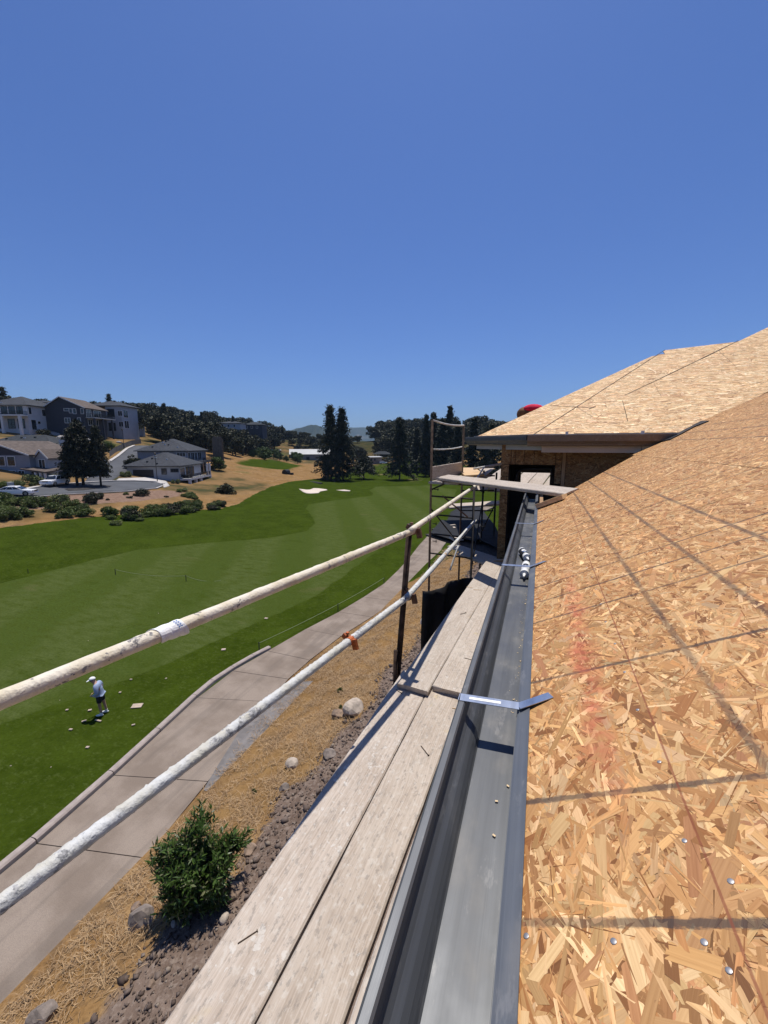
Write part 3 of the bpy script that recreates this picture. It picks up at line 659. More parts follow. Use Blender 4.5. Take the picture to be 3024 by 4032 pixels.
def seam_c(name, pts, w):
    nC_ = uC.cross(vC); mb = MB(); q = []
    for x, y in pts: r = Vector(ray(x, y)); q.append(r * (E1.dot(nC_) / r.dot(nC_)) + nC_ * .003)
    for a, b_ in zip(q[:-1], q[1:]): mb.beam(a, b_, w, .002, nC_)
    return mb.build(name, M_FELT, house, world=True)
MB().beam(Mc + Vector((0, 0, .004)), A1 + Vector((0, 0, .006)), .010, .003, (-.15, -.4, .9)).build('hip_seam', M_FELT, house, world=True); seam_c('panel_seam', [(2166, 1598), (2338, 1606)], .007)
fl = [(2600, 1738), (2650, 1713), (2752, 1657), (2791, 1656), (2735, 1678), (2680, 1708), (2640, 1728)]  # black strip added to paint the shade in the roof notch
mb = MB(); q = [onplane(x, y, np.array([-SL, 0, 1]), -EAVE + .018) for x, y in fl]; mb.prism([tuple(v) for v in q][::-1], (0, 0, -.012)); mb.build('notch_shade_strip', M_BLACK, house, world=True)
# eave trim and gutters of the bay
def gutter_k(p, q, m, name='gutter', hgt=.15, parent=house, sc_=1.2):
    """ogee gutter hung outside the eave line p-q (outside is to the right of p->q)"""
    p, q = Vector(p), Vector(q); d = (q - p).normalized(); n = Vector((d.y, -d.x, 0))
    prof = [(.012, -.002), (.012, -hgt), (.075, -hgt), (.090, -hgt + .008), (.098, -hgt + .030), (.112, -hgt + .048), (.128, -hgt + .066), (.132, -.022), (.132, 0), (.120, .002), (.117, -.004), (.124, -.02), (.118, -hgt + .068), (.104, -hgt + .052), (.090, -hgt + .034), (.083, -hgt + .014), (.072, -hgt + .006), (.020, -hgt + .006), (.020, -.002)]
    ring = [n * u * sc_ + Vector((0, 0, v)) for u, v in prof]; k = len(ring); mb = MB()
    mb.add([p + r_ for r_ in ring] + [q + r_ for r_ in ring], [(i, (i + 1) % k, k + (i + 1) % k, k + i) for i in range(k)])
    for base, e in ((p, 0), (q, 1)):                  # end caps
        cap = [base + r_ for r_ in ring[1:9]] + [base + ring[0]]; mb.add(cap, [tuple(range(len(cap)))])
    return mb.build(name, m, parent, world=True)
gutter_k((-.17, EY - .02, EZ - .006), (1.56, EY - .02, EZ - .006), M_GUT_LIT)
gutter_k(E1 + Vector((-.10, .10, -.012)), Mc + Vector((.0, .05, -.012)), M_GUT_SHADE, hgt=.125, sc_=1.0)
def board(parent, name, p, q, w, t, m, upv=(0, 0, 1)): return MB().beam(p, q, w, t, upv).build(name, m, parent, world=True)
board(house, 'fascia', (.02, EY - .02, EZ - .185), (1.22, EY - .02, EZ - .185), .03, .115, M_TRIM)
board(house, 'fascia', Vector((1.22, EY - .02, EZ - .170)), Vector((1.62, EY + .22, EZ - .02)), .03, .085, M_TRIM)
nC = Vector((uC.y, -uC.x, 0))
board(house, 'fascia', E1 + Vector((.02, .0, -.160)) , Mc + Vector((.17, -.0, -.172)), .03, .085, M_TRIM2)
mb = MB(); mb.add([E1 + Vector((0, 0, -.03)), Mc + Vector((0, .01, -.03)), Vector((1.9, EY + .01, EZ - .03)), Vector((2.4, 7.2, EZ - .03)), Vector((-.9, 7.6, EZ - .03))], [(0, 1, 2, 3, 4)])
mb.build('soffit', M_LUMBER, house, world=True)
mb = MB(); mb.beam(Vector((-.1, EY - .02, EZ + .006)), Vector((1.6, EY - .02, EZ + .006)), .05, .006); mb.beam(E1 + Vector((-.02, -.01, .006)), Mc + Vector((0, -.015, .006)), .05, .006)
mb.build('drip_edge', M_ZINC, house, world=True)
for x in (.33, 1.22):
    mb = MB(); mb.box((x - .018, EY - .05, EZ - .004), (x + .018, EY - .02, EZ + .04)); mb.build('gutter_clip', M_WHITE, house, world=True)
# front wall of the bay in shade: strips of strand board, opening, framing
WY = 6.62
def wx(px, py=1850): return float(aty(px, py, WY)[0])
def wz(py, px=2050): return float(aty(px, py, WY)[2])
def wall_panel(x0, x1, z0, z1, seed, y=WY, m=M_OSB_SHADE, name='wall_panel'):
    me = osb_mesh('osb_wall_shade', [(0, 0), (x1 - x0, 0), (x1 - x0, z1 - z0), (0, z1 - z0)], .011, 2600, seed, m, 1.3, 1.4)
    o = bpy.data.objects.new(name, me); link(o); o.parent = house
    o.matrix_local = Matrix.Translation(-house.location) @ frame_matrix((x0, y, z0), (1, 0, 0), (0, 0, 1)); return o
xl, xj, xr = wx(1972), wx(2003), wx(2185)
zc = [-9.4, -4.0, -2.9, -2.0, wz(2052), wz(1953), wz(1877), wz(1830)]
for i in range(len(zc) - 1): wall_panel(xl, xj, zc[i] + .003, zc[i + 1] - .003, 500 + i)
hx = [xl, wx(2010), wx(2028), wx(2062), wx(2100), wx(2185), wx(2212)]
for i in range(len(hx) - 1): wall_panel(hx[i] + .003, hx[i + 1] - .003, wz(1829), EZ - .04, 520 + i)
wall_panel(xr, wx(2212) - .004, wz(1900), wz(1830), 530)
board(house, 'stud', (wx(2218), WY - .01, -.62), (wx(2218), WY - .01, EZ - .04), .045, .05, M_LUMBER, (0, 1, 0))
wall_panel(wx(2226), 2.4, -.75, EZ - .04, 531, m=osb_material('plywood_wall_shade', False, .30, False))  # board darkened further, wall shade held in its colour
# dark interior seen through the opening; a second opening looks out at boards in the sun
IY = 7.35
def ix(px): return float(aty(px, 1880, IY)[0])
def iz(py): return float(aty(2100, py, IY)[2])
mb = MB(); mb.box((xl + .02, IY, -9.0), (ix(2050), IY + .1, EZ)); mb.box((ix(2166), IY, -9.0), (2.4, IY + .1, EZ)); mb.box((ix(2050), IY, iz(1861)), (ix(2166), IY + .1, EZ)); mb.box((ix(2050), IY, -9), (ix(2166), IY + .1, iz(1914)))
mb.build('inner_wall', M_FELT, house, world=True)  # black wall colour carries the shade of the dark interior
fr = [(2032, 1925), (2034, 1870), (2042, 1855), (2062, 1847), (2172, 1843), (2176, 1925)]
MB().tube([aty(x, y, 6.95) for x, y in fr], .036, 8).build('flashing_hose', M_BLACK, house, world=True, smooth=True)
mb = MB(); mb.box((xl + .012, WY + .012, -9.2), (xl + .10, IY, EZ - .05)); mb.build('side_wall', M_FELT, house, world=True)  # black as well, interior shade painted into the side wall
mb = MB(); mb.box((xj - .02, WY + .02, -9.3), (2.4, IY + .1, -9.2)); mb.build('floor_deck', M_LUMBER, house, world=True)
mb = MB(); mb.box((xl + .5, WY + .9, -9.2), (6, 9.0, -2.6)); mb.build('lower_storey', M_STUCCO, house, world=True)
# bundle in red cloth lying behind the hip
bx = W(2086, 1622, 7.6)
def lumpy(name, label, cat, centre, rad, m, seed, k=.12, sub=3, group=None, parent=None, flat=None, facet=False):
    bm = bmesh.new(); bmesh.ops.create_icosphere(bm, subdivisions=sub, radius=1)
    rs = random.Random(seed); ph = [(Vector((rs.uniform(-1, 1), rs.uniform(-1, 1), rs.uniform(-1, 1))).normalized() * rs.uniform(1.5, 4.5), rs.uniform(0, 6), rs.uniform(.4, 1)) for _ in range(7)]
    for v in bm.verts:
        d = sum(math.sin(v.co.dot(w) + p) * a for w, p, a in ph) * k
        co = v.co * (1 + d)
        if facet:
            for w, p, a in ph[:6]:
                n_ = w.normalized(); e = co.dot(n_) - (.74 + .10 * math.sin(p)); co = co - n_ * e if e > 0 else co
            co = co * (1 + rs.uniform(-.025, .025))
        if flat is not None and co.z < flat: co.z = flat + (co.z - flat) * .15
        v.co = Vector((co.x * rad[0], co.y * rad[1], co.z * rad[2]))
    me = bpy.data.meshes.new(name); bm.to_mesh(me); bm.free(); me.materials.append(m)
    me.polygons.foreach_set('use_smooth', [not facet] * len(me.polygons))
    o = bpy.data.objects.new(name, me); link(o); o.location = Vector(centre)
    if parent: o.parent = parent
    if label: tag(o, label, cat, group)
    return o
bun = thing('tool_bundle', 'rounded bundle in red cloth and brown leather behind the bay roof edge', 'bundle', (bx[0], bx[1], bx[2] - .1))
lumpy('leather_bag', None, None, (0, .0, .06), (.205, .18, .165), M_TAN, 4, .05, parent=bun)
lumpy('red_cloth', None, None, (.055, -.045, .145), (.195, .175, .085), M_RED, 9, .06, parent=bun)

# ------------------------------------------------------------------ scaffold along the eave
scaf = thing('scaffold', 'rusty tube scaffold with plaster crusted guard rails', 'scaffold', (-1.0, 6.3, -H + 1.7))
RR = R
def rough_tube(pts, r, n=14, seg=90, amp=.0, seed=1):
    """a tube with plaster build-up: radius and centre wobble along its length"""
    rs = np.random.RandomState(seed); P = [Vector(p) for p in pts]; out = []; mb = MB()
    L = [0]; [L.append(L[-1] + (P[i + 1] - P[i]).length) for i in range(len(P) - 1)]
    ring = []
    d = (P[-1] - P[0]).normalized(); e1 = d.cross(Vector((0, 0, 1))).normalized(); e2 = e1.cross(d)
    nz = rs.normal(0, 1, (seg + 1, n)); nz = (nz + np.roll(nz, 1, 1) + np.roll(nz, 1, 0)) / 1.7
    vs_ = []
    for i in range(seg + 1):
        t = i / seg * L[-1]; k = max(j for j in range(len(P)) if L[j] <= t + 1e-9); k = min(k, len(P) - 2)
        p = P[k].lerp(P[k + 1], (t - L[k]) / (L[k + 1] - L[k]))
        for a in range(n):
            th = 2 * math.pi * a / n; up = max(0, math.sin(th))
            rr = r + amp * (.35 + .65 * up) * abs(nz[i, a])
            vs_.append(p + (e1 * math.cos(th) + e2 * math.sin(th)) * rr)
    fs = [(i * n + a, i * n + (a + 1) % n, (i + 1) * n + (a + 1) % n, (i + 1) * n + a) for i in range(seg) for a in range(n)]
    fs += [tuple(range(n))[::-1], tuple(seg * n + a for a in range(n))]
    return mb.add(vs_, fs)
def ext(p, q, t): return Vector(p) + (Vector(q) - Vector(p)) * t
def atx(x, y, X): r = ray(x, y); return r * (X / r[0])
un, up_ = Vector(atx(0, 2758, -1.23)), Vector(aty(1622, 2092, 2.93)); uf = Vector(aty(1874, 1912, 6.28))
ln, lp_ = Vector(atx(0, 3562, -1.26)), Vector(aty(1604, 2352, 2.93)); lf = Vector(aty(1872, 2050, 6.28))
rough_tube([ext(un, up_, -.45), ext(un, up_, 1.03)], .0235, 16, 150, .0016, 1).build('guard_rail', M_RAIL_U, scaf, world=True, smooth=True)['label'] = 'cream painted upper guard rail'
rough_tube([ext(up_, uf, -.02) + Vector((.01, 0, .02)), uf], .0225, 12, 60, .001, 2).build('guard_rail', M_RAIL_U, scaf, world=True, smooth=True)
rough_tube([ext(ln, lp_, -.45), ext(ln, lp_, 1.03)], .0228, 18, 420, .0030, 3).build('guard_rail', M_RAIL_L, scaf, world=True, smooth=True)['label'] = 'lower guard rail crusted with grey plaster'
rough_tube([ext(lp_, lf, -.02) + Vector((.01, 0, .02)), lf], .0225, 12, 60, .0018, 4).build('guard_rail', M_RAIL_L, scaf, world=True, smooth=True)
pt, pb = Vector(aty(1614, 2066, 2.99)), Vector(aty(1567, 2640, 2.99)); pb2 = ext(pt, pb, 1.35)
MB().tube([pb2, pt], .024, 14).build('post', M_RUST, scaf, world=True, smooth=True)
MB().tube([pt - (pt - pb).normalized() * .03, pt + (pt - pb).normalized() * .004], .0245, 14).build('post_collar', M_STEEL, scaf, world=True, smooth=True)
sb = Vector(aty(1558, 2562, 2.94)); MB().tube([sb + Vector((-.01, 0, -.75)), sb], .018, 12).build('stub_post', M_RUST, scaf, world=True, smooth=True)
def coupler(p, d, m, s=1.0, name='coupler'):
    p, d = Vector(p), Vector(d).normalized(); mb = MB(); sd = d.cross(Vector((0, 0, 1))).normalized(); u = sd.cross(d)
    mb.lathe([(-.024 * s, .030 * s), (-.022 * s, .033 * s), (.022 * s, .033 * s), (.024 * s, .030 * s)], p, d, 14)
    mb.beam(p + sd * .034 * s + u * .02 * s, p + sd * .052 * s - u * .055 * s, .040 * s, .022 * s, d)
    mb.beam(p - sd * .03 * s + u * .012 * s, p - sd * .062 * s + u * .034 * s, .036 * s, .014 * s, d)
    mb.tube([p + u * .028 * s - sd * .02 * s, p + u * .052 * s - sd * .02 * s], .008 * s, 6); mb.lathe([(0, .013 * s), (.012 * s, .013 * s)], p + u * .05 * s - sd * .02 * s, u, 6)
    return mb.build(name, m, scaf, world=True)
coupler(ext(un, up_, 1.015), up_ - un, M_COUPLER); coupler(ext(ln, lp_, 1.015), lp_ - ln, M_COUPLER)
tt = [t for t in [i / 400 for i in range(400)]]
def along(p, q, px):
    return min((ext(p, q, t) for t in tt), key=lambda v: abs(CX + FPX * float(np.dot(v, AR)) / float(np.dot(v, AFW)) - px))
coupler(along(ln, lp_, 1378), lp_ - ln, M_ORANGE, .85)['label'] = 'orange clamp on the lower rail'
# far frames
legs = {'P1': (-1.60, 6.3, .40), 'P2': (-1.37, 7.8, .39), 'R': (-.915, 6.3, -.46), 'Q': (-.965, 7.8, -.46), 'S': (-.74, 7.9, -.5)}
for k, (x, y, zt) in legs.items():
    MB().tube([(x - .02, y, -H + 1.2), (x, y, zt)], .018, 10).build('post', M_STEEL if k not in ('P1', 'P2') else M_RUST, scaf, world=True, smooth=True)
def bar(a, b_, r, m, sag=0.0, name='brace'):
    a, b_ = Vector(a), Vector(b_); pts = [a.lerp(b_, i / 6) - Vector((0, 0, sag * (1 - (2 * i / 6 - 1) ** 2))) for i in range(7)]
    return MB().tube(pts, r, 8).build(name, m, scaf, world=True, smooth=True)
bar((-1.58, 6.3, .39), (-1.37, 7.8, .38), .015, M_RAIL_L, .03, 'guard_rail'); bar((-1.57, 6.3, -.055), (-1.39, 7.8, -.02), .012, M_RAIL_L, .02, 'guard_rail')
for z in (-.585, -.80, -1.10, -1.42, -1.75): bar((-1.60, 6.3, z), (-.915, 6.3, z - .02), .013, M_STEEL)
for z in (-.585, -.86, -1.25): bar((-1.38, 7.8, z), (-.76, 7.8, z + .03), .013, M_STEEL)
bar((-1.60, 6.3, -.70), (-1.37, 7.8, -.58), .014, M_STEEL); bar((-.915, 6.3, -.56), (-.965, 7.8, -.40), .014, M_RAIL_L)
bar(aty(1742, 1952, 6.25), aty(1842, 2036, 6.25), .012, M_COUPLER); bar(aty(1770, 2115, 6.0), aty(1808, 2145, 6.0), .012, M_RAIL_L)
bar(aty(1805, 2148, 5.6), aty(1772, 2245, 5.4), .012, M_RAIL_L); bar(aty(1945, 1995, 7.6), aty(1895, 2095, 7.6), .012, M_STEEL)
bar((-1.60, 6.3, -1.0), (-1.37, 7.8, -1.95), .012, M_STEEL); bar((-.915, 6.3, -1.95), (-.965, 7.8, -1.0), .012, M_STEEL)
for (px, py, Y) in [(1703, 2062, 6.3), (1703, 2104, 6.3), (1893, 1936, 7.8), (1893, 2072, 6.3), (1710, 1927, 6.3), (1703, 2130, 6.3)]:
    p = Vector(aty(px, py, Y)); mb = MB(); mb.tube([p, p + Vector((.07, 0, 0))], .007, 6); mb.tube([p + Vector((.06, 0, -.025)), p + Vector((.06, 0, .025))], .006, 6)
    mb.build('lock_pin', M_STEEL, scaf, world=True)

# ------------------------------------------------------------------ boards
def plank(name, label, p, q, w, t, m, upv=(0, 0, 1), cat='plank', seed=0, group=None, seg=26, ragged=.004):
    """a scaffold board between end centres p and q: slightly warped, worn arrises and ragged ends"""
    p, q, u = Vector(p), Vector(q), Vector(upv); d = q - p; L = d.length; d.normalize(); sd = u.cross(d).normalized(); uu = d.cross(sd)
    rs = random.Random(seed); n = [(-w / 2, 0), (-w / 2, -t * .8), (-w / 2 + .008, -t), (w / 2 - .008, -t), (w / 2, -t * .8), (w / 2, -.006), (w / 2 - .006, 0), (0, .0), (-w / 2 + .006, 0), (-w / 2, -.006)]
    n = [(-w / 2, -t * .85), (-w / 2 + .006, -t), (w / 2 - .006, -t), (w / 2, -t * .85), (w / 2, -.007), (w / 2 - .007, 0), (w * .17, .0008), (-w * .17, .0008), (-w / 2 + .007, 0), (-w / 2, -.007)]
    cup = rs.uniform(-.0015, .0015); tw = rs.uniform(-.008, .008); bow = rs.uniform(-.004, .004)
    vs_ = []; k = len(n); wob = [0.0, 0.0]
    for i in range(seg + 1):
        x = L * i / seg; f = i / seg
        wob = [wob[0] * .8 + rs.gauss(0, .0013), wob[1] * .8 + rs.gauss(0, .0013)]
        for j, (a, b_) in enumerate(n):
            e = 0
            if i in (0, seg): e = rs.uniform(-ragged, ragged)
            aa = a + (wob[0] if a < 0 else wob[1]) * (abs(a) > w * .3)
            vs_.append((x + e, aa, b_ + tw * (f - .5) * aa / w + bow * (4 * f * (1 - f))))
    fs = [(i * k + j, i * k + (j + 1) % k, (i + 1) * k + (j + 1) % k, (i + 1) * k + j) for i in range(seg) for j in range(k)]
    fs += [tuple(range(k))[::-1], tuple(seg * k + j for j in range(k))]
    me = bpy.data.meshes.new(name); me.from_pydata(vs_, [], fs); me.materials.append(m); me.update()
    bm = bmesh.new(); bm.from_mesh(me); bmesh.ops.recalc_face_normals(bm, faces=bm.faces); bm.to_mesh(me); bm.free()
    o = bpy.data.objects.new(name, me); link(o)
    o.matrix_world = Matrix(((d.x, sd.x, uu.x, p.x), (d.y, sd.y, uu.y, p.y), (d.z, sd.z, uu.z, p.z), (0, 0, 0, 1)))
    return tag(o, label, cat, group)
ZN, ZF = -1.790, -1.742
plank('scaffold_plank', 'near weathered plank spattered with white plaster, outer of the near pair', (-.915, -.9, ZN), (-.803, 2.86, ZN), .258, .045, M_PL[0], seed=1)
plank('scaffold_plank', 'near plank with wavy grey grain running beside the gutter', (-.648, -.9, ZN + .003), (-.540, 2.90, ZN + .003), .255, .045, M_PL[1], seed=2)
plank('scaffold_plank', 'pale plank mostly hidden beneath the gutter at the bottom', (-.385, -.9, ZN - .002), (-.275, 2.85, ZN - .002), .255, .045, M_PL[3], seed=3)
plank('scaffold_plank', 'far brown grey plank crossed by two rail shadows, lapped over the near one', (-.772, 2.60, ZF), (-.545, 6.35, ZF - .01), .245, .045, M_PL[2], seed=4, ragged=.012)
plank('scaffold_plank', 'far pale plank with a split broken end next to the gutter', (-.520, 2.66, ZF + .002), (-.295, 6.35, ZF - .008), .245, .045, M_PL[3], seed=5, ragged=.012)
plank('scaffold_plank', 'long grey plank laid across from the far scaffold onto the roof', (-1.44, 6.40, -.480), (.330, 4.60, -.465), .245, .042, M_PL[3], (-.07, -.17, 1), seed=6, ragged=.02)
mbk = MB(); pK = Vector((.02, 4.56, 0)); 
MK = frame_matrix((.10, 4.47, -EAVE + .10 * SL + .002), Vector((.95, -.31, .475)).normalized(), Vector((.31, .95, .0)).normalized())
mbk.box((-.08, -.09, 0), (.20, .09, .048), MK); blk = mbk.build('wood_block', M_FRESH); bevel(blk, .002, 1)
tag(blk, 'fresh cut timber block under the end of the crossing plank', 'block')
plank('toe_board', 'grey board standing on edge along the far scaffold deck', Vector((-1.62, 6.32, -.44)), Vector((-1.40, 7.82, -.42)), .22, .028, M_PL[3], (-1, -.15, 0), 'board', 7)
for i, (xa, xb, lab) in enumerate([(-1.50, -1.27, 'outer grey plank of the far upper scaffold deck'), (-1.25, -1.03, 'inner grey plank of the far upper scaffold deck')]):
    plank('scaffold_plank', lab, (xa, 6.15, -.555), (xb + .1, 8.0, -.545), .22, .035, M_PL[2 + i], seed=10 + i)
def slab_px(name, label, pts, Y0, z, t, m, cat='board'):
    poly = [Vector(atz(x, y, z)) for x, y in pts]; mb = MB(); c = sum(poly, Vector()) / len(poly)
    mb.prism(poly, (0, 0, -t)); o = mb.build(name, m, loc=c); bmm = bmesh.new(); bmm.from_mesh(o.data); bmesh.ops.recalc_face_normals(bmm, faces=bmm.faces); bmm.to_mesh(o.data); bmm.free()
    return tag(o, label, cat)
slab_px('plywood_offcut', 'yellow plywood offcut lying on the far upper deck', [(1797, 1841), (1868, 1841), (1908, 1866), (1890, 1868), (1830, 1872)], 6.8, -.50, .035, M_FRESH)
slab_px('board_offcut', 'pale grey board offcut beside the yellow plywood', [(1885, 1845), (1946, 1843), (1912, 1872), (1905, 1866)], 6.8, -.50, .012, M_PL[1])
MB().tube([aty(1866, 1846, 7.9), aty(1975, 1827, 8.4)], .022, 8).build('guard_rail', M_RAIL_L, scaf, world=True)
# walkway round the corner of the bay
dv = Vector((-1.0, .80, 0)).normalized()
M_DKPL = [plank_material('black_plank_%d' % i, (.16, .165, .19), .25, 20 + i, .55) for i in range(2)]  # same plank material, darkened by tint and factor
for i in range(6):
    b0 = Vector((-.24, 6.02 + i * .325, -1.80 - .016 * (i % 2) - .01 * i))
    plank('walkway_plank', ['nearest pale plank of the corner walkway', 'second pale plank of the corner walkway', 'first black plank of the corner walkway', 'second black plank of the corner walkway', 'third black plank of the corner walkway', 'farthest black plank of the corner walkway'][i],
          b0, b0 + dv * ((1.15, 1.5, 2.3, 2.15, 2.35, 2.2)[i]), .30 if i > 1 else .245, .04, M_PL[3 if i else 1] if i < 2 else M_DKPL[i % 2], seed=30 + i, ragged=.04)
for i, (px, py) in enumerate([(1783, 2068), (1788, 2078), (1800, 2120), (1812, 2128)]):
    p = Vector(atz(px, py, -1.752)); M = Matrix.Translation(p) @ Matrix.Rotation(.9 + i, 4, 'Z'); mb = MB(); mb.box((-.07, -.025, 0), (.07, .025, .012), M); o = mb.build('batten_scrap', M_PL[3], loc=p)
    tag(o, ['upper pale scrap on the black planks', 'second pale scrap on the black planks', 'pale scrap on the middle of the black planks', 'lowest pale scrap on the black planks'][i], 'scrap')
slab_px('felt_sheet', 'torn black roofing felt spread over the corner walkway', [(1692, 2100), (1738, 2047), (1760, 2049), (1775, 2016), (1806, 1998), (1885, 1990), (1950, 2070), (1997, 2168), (1960, 2158), (1884, 2122), (1868, 2130), (1822, 2118), (1790, 2128), (1740, 2112)], 7, -1.755, .006, M_FELT, 'felt')
# boards in the sun seen through the bay opening
for i in range(5):
    plank('stacked_board', ['first board seen through the bay opening', 'second board seen through the bay opening', 'third board seen through the bay opening', 'fourth board seen through the bay opening', 'fifth board seen through the bay opening'][i], (-1.15 + i * .33, 8.45 + .05 * i, -.90 - .01 * (i % 2)), (-.75 + i * .33, 11.2, -.56 + .02 * (i % 2)), .31, .03, M_PL[(i + 2) % 4], seed=60 + i, cat='board')
plank('timber_batten', 'short brown timber batten across the corner walkway', aty(1918, 2212, 6.2), aty(1990, 2200, 6.2), .06, .03, M_LUMBER, cat='batten', seed=41)
plank('scaffold_plank', 'grey plank on the lower lift beyond the scaffold frames', (-1.95, 9.2, -1.38), (-.60, 9.9, -1.30), .5, .04, M_PL[3], seed=42)
# black netting hung below the deck
mb = MB(); nx_, nz_ = 26, 22; vs_ = []
a, b_ = Vector((-1.36, 5.0, -1.92)), Vector((-.72, 5.75, -1.86))
for i in range(nx_ + 1):
    for j in range(nz_ + 1):
        f, g = i / nx_, j / nz_; p = a.lerp(b_, f); w = .05 * math.sin(f * 23 + g * 2) * (.3 + g) + .03 * math.sin(f * 9 - g * 5)
        vs_.append((p.x + w, p.y - w * .8, p.z - g * 3.2 - .02 * math.sin(f * 7) * (1 - g)))
mb.add(vs_, [(i * (nz_ + 1) + j, (i + 1) * (nz_ + 1) + j, (i + 1) * (nz_ + 1) + j + 1, i * (nz_ + 1) + j + 1) for i in range(nx_) for j in range(nz_)])
net = mb.build('debris_sheet', M_BLACK, smooth=True, loc=(-1.05, 5.3, -3)); tag(net, 'black plastic debris sheet hanging below the planks', 'sheet')
mod = net.modifiers.new('thickness', 'SOLIDIFY'); mod.thickness = .004
# two sealant cartridges lying nose to tail in the gutter
def cartridge(name, label, p, d, label_m):
    p, d = Vector(p), Vector(d).normalized(); t = thing(name, label, 'cartridge', p)
    L = .215; r = .0245
    MB().lathe([(0, r * .9), (.004, r), (.018, r), (.018, r * .97), (.022, r * .97)], p, d, 24).build('base_ring', M_WHITE, t, world=True, smooth=False)
    MB().lathe([(.022, r * .985), (.165, r * .985)], p, d, 24).build('label_wrap', label_m, t, world=True, smooth=True)
    MB().lathe([(.165, r * .99), (.20, r * .99), (.207, r * 1.06), (.214, r * 1.06), (.216, r * .5)], p, d, 24).build('body', M_WHITE, t, world=True, smooth=False)
    MB().lathe([(.214, .011), (.222, .010), (.235, .0075), (.262, .0052), (.263, .002)], p, d, 14).build('nozzle', M_WHITE, t, world=True, smooth=True)
    u = d.cross(Vector((0, 0, 1))).normalized().cross(d)
    for k, (a0, a1) in enumerate([(.066, .10), (.118, .128)]):
        mb = MB(); sdv = d.cross(u); n = 7
        vs_ = [p + d * aa + (u * math.cos(th) + sdv * math.sin(th)) * r * 1.012 for aa in (a0, a1) for th in [(-.5 + i / n) * 1.3 for i in range(n + 1)]]
        mb.add(vs_, [(i, i + 1, n + 2 + i, n + 1 + i) for i in range(n)]); mb.build('label_print', (M_INKBLUE if k else M_PAPER) if label_m is M_LABEL else M_LABEL, t, world=True)
    return t
cartridge('sealant_tube', 'black labelled sealant tube lying higher up the gutter', (-.078, 2.92, -.755 + .0255), (.20, -1, 0.03), M_LABEL)
cartridge('sealant_tube', 'white sealant tube with dark print under the gutter strap', (-.038, 2.58, -.755 + .0255), (-.02, -1, 0.0), M_PAPER)
# torn paper label wound round the upper rail
pw = along(un, up_, 662); dw = (up_ - un).normalized(); mb = MB(); e1 = dw.cross(Vector((0, 0, 1))).normalized(); e2 = e1.cross(dw)
vs_ = []; nA, nB = 12, 18
for i in range(nB + 1):
    for j in range(nA + 1):
        f, g = i / nB, j / nA; th = math.radians(235 - 330 * f); half = .052 * (1.0 - .35 * abs(f - .45)) + .006 * math.sin(9 * f)
        rr = .0262 + .003 * abs(math.sin(5 * f + 7 * g)) + (.010 * max(0, f - .75) / .25) * g
        vs_.append(pw + dw * ((g - .5) * 2 * half + .02 * (f - .5) * 2) + (e1 * math.cos(th) + e2 * math.sin(th)) * rr)
mb.add(vs_, [(i * (nA + 1) + j, (i + 1) * (nA + 1) + j, (i + 1) * (nA + 1) + j + 1, i * (nA + 1) + j + 1) for i in range(nB) for j in range(nA)])
o = mb.build('torn_paper', M_PAPER, loc=pw); tag(o, 'torn white paper label stuck round the upper guard rail', 'label')
o.modifiers.new('thickness', 'SOLIDIFY').thickness = .0015
mb = MB()
for i in range(4):
    f0 = .46 + i * .05
    for j in range(2):
        g0 = .70 + .1 * j; q = []
        for f, g in ((f0, g0), (f0 + .03, g0), (f0 + .03, g0 + .06), (f0, g0 + .06)):
            th = math.radians(235 - 330 * f); half = .047; rr = .0305; q.append(pw + dw * ((g - .5) * 2 * half + .02 * (f - .5) * 2) + (e1 * math.cos(th) + e2 * math.sin(th)) * rr)
        mb.add(q, [(0, 1, 2, 3)])
mb.build('print', M_INKBLUE, o, loc=None).data.transform(Matrix.Translation(-pw))
# nails and splinters lying about on the boards, chips in the gutter
ngrp = 'loose nails and splinters on the planks'
for i, (px, py, z, L, an, m, lab) in enumerate([(1672, 2955, ZN, .085, -.75, M_RUSTNAIL, 'rusty nail on the grey grained near plank'), (975, 3690, ZN, .07, .95, M_RUSTNAIL, 'nail on the plaster spattered plank beside the shrub'),
        (1795, 2790, ZN, .05, .1, M_FRESH, 'wood splinter by the broken plank end'), (1570, 2722, ZN, .06, -.5, M_RUSTNAIL, 'nail at the joint of the outer planks'), (1845, 2595, ZF, .07, -.15, M_RUSTNAIL, 'thin nail on the far pale plank'),
        (1823, 2415, ZF, .08, .9, M_RUSTNAIL, 'bent nail on the far brown plank'), (1880, 2322, ZF, .10, .25, M_FRESH, 'twig like splinter on the far brown plank'), (1850, 2312, ZF, .08, -.1, M_FRESH, 'short splinter on the far brown plank')]):
    p = Vector(atz(px, py, z + .004)); d = Vector((math.cos(an), math.sin(an), 0)); mb = MB()
    mb.tube([p - d * L / 2, p + d * L / 2], [.0026, .0026], 6)
    if m is M_RUSTNAIL: mb.lathe([(0, .006), (.0015, .006)], p + d * L / 2, d, 8)
    o = mb.build('nail' if m is M_RUSTNAIL else 'splinter', m, loc=p); tag(o, lab, 'nail' if m is M_RUSTNAIL else 'splinter', ngrp)
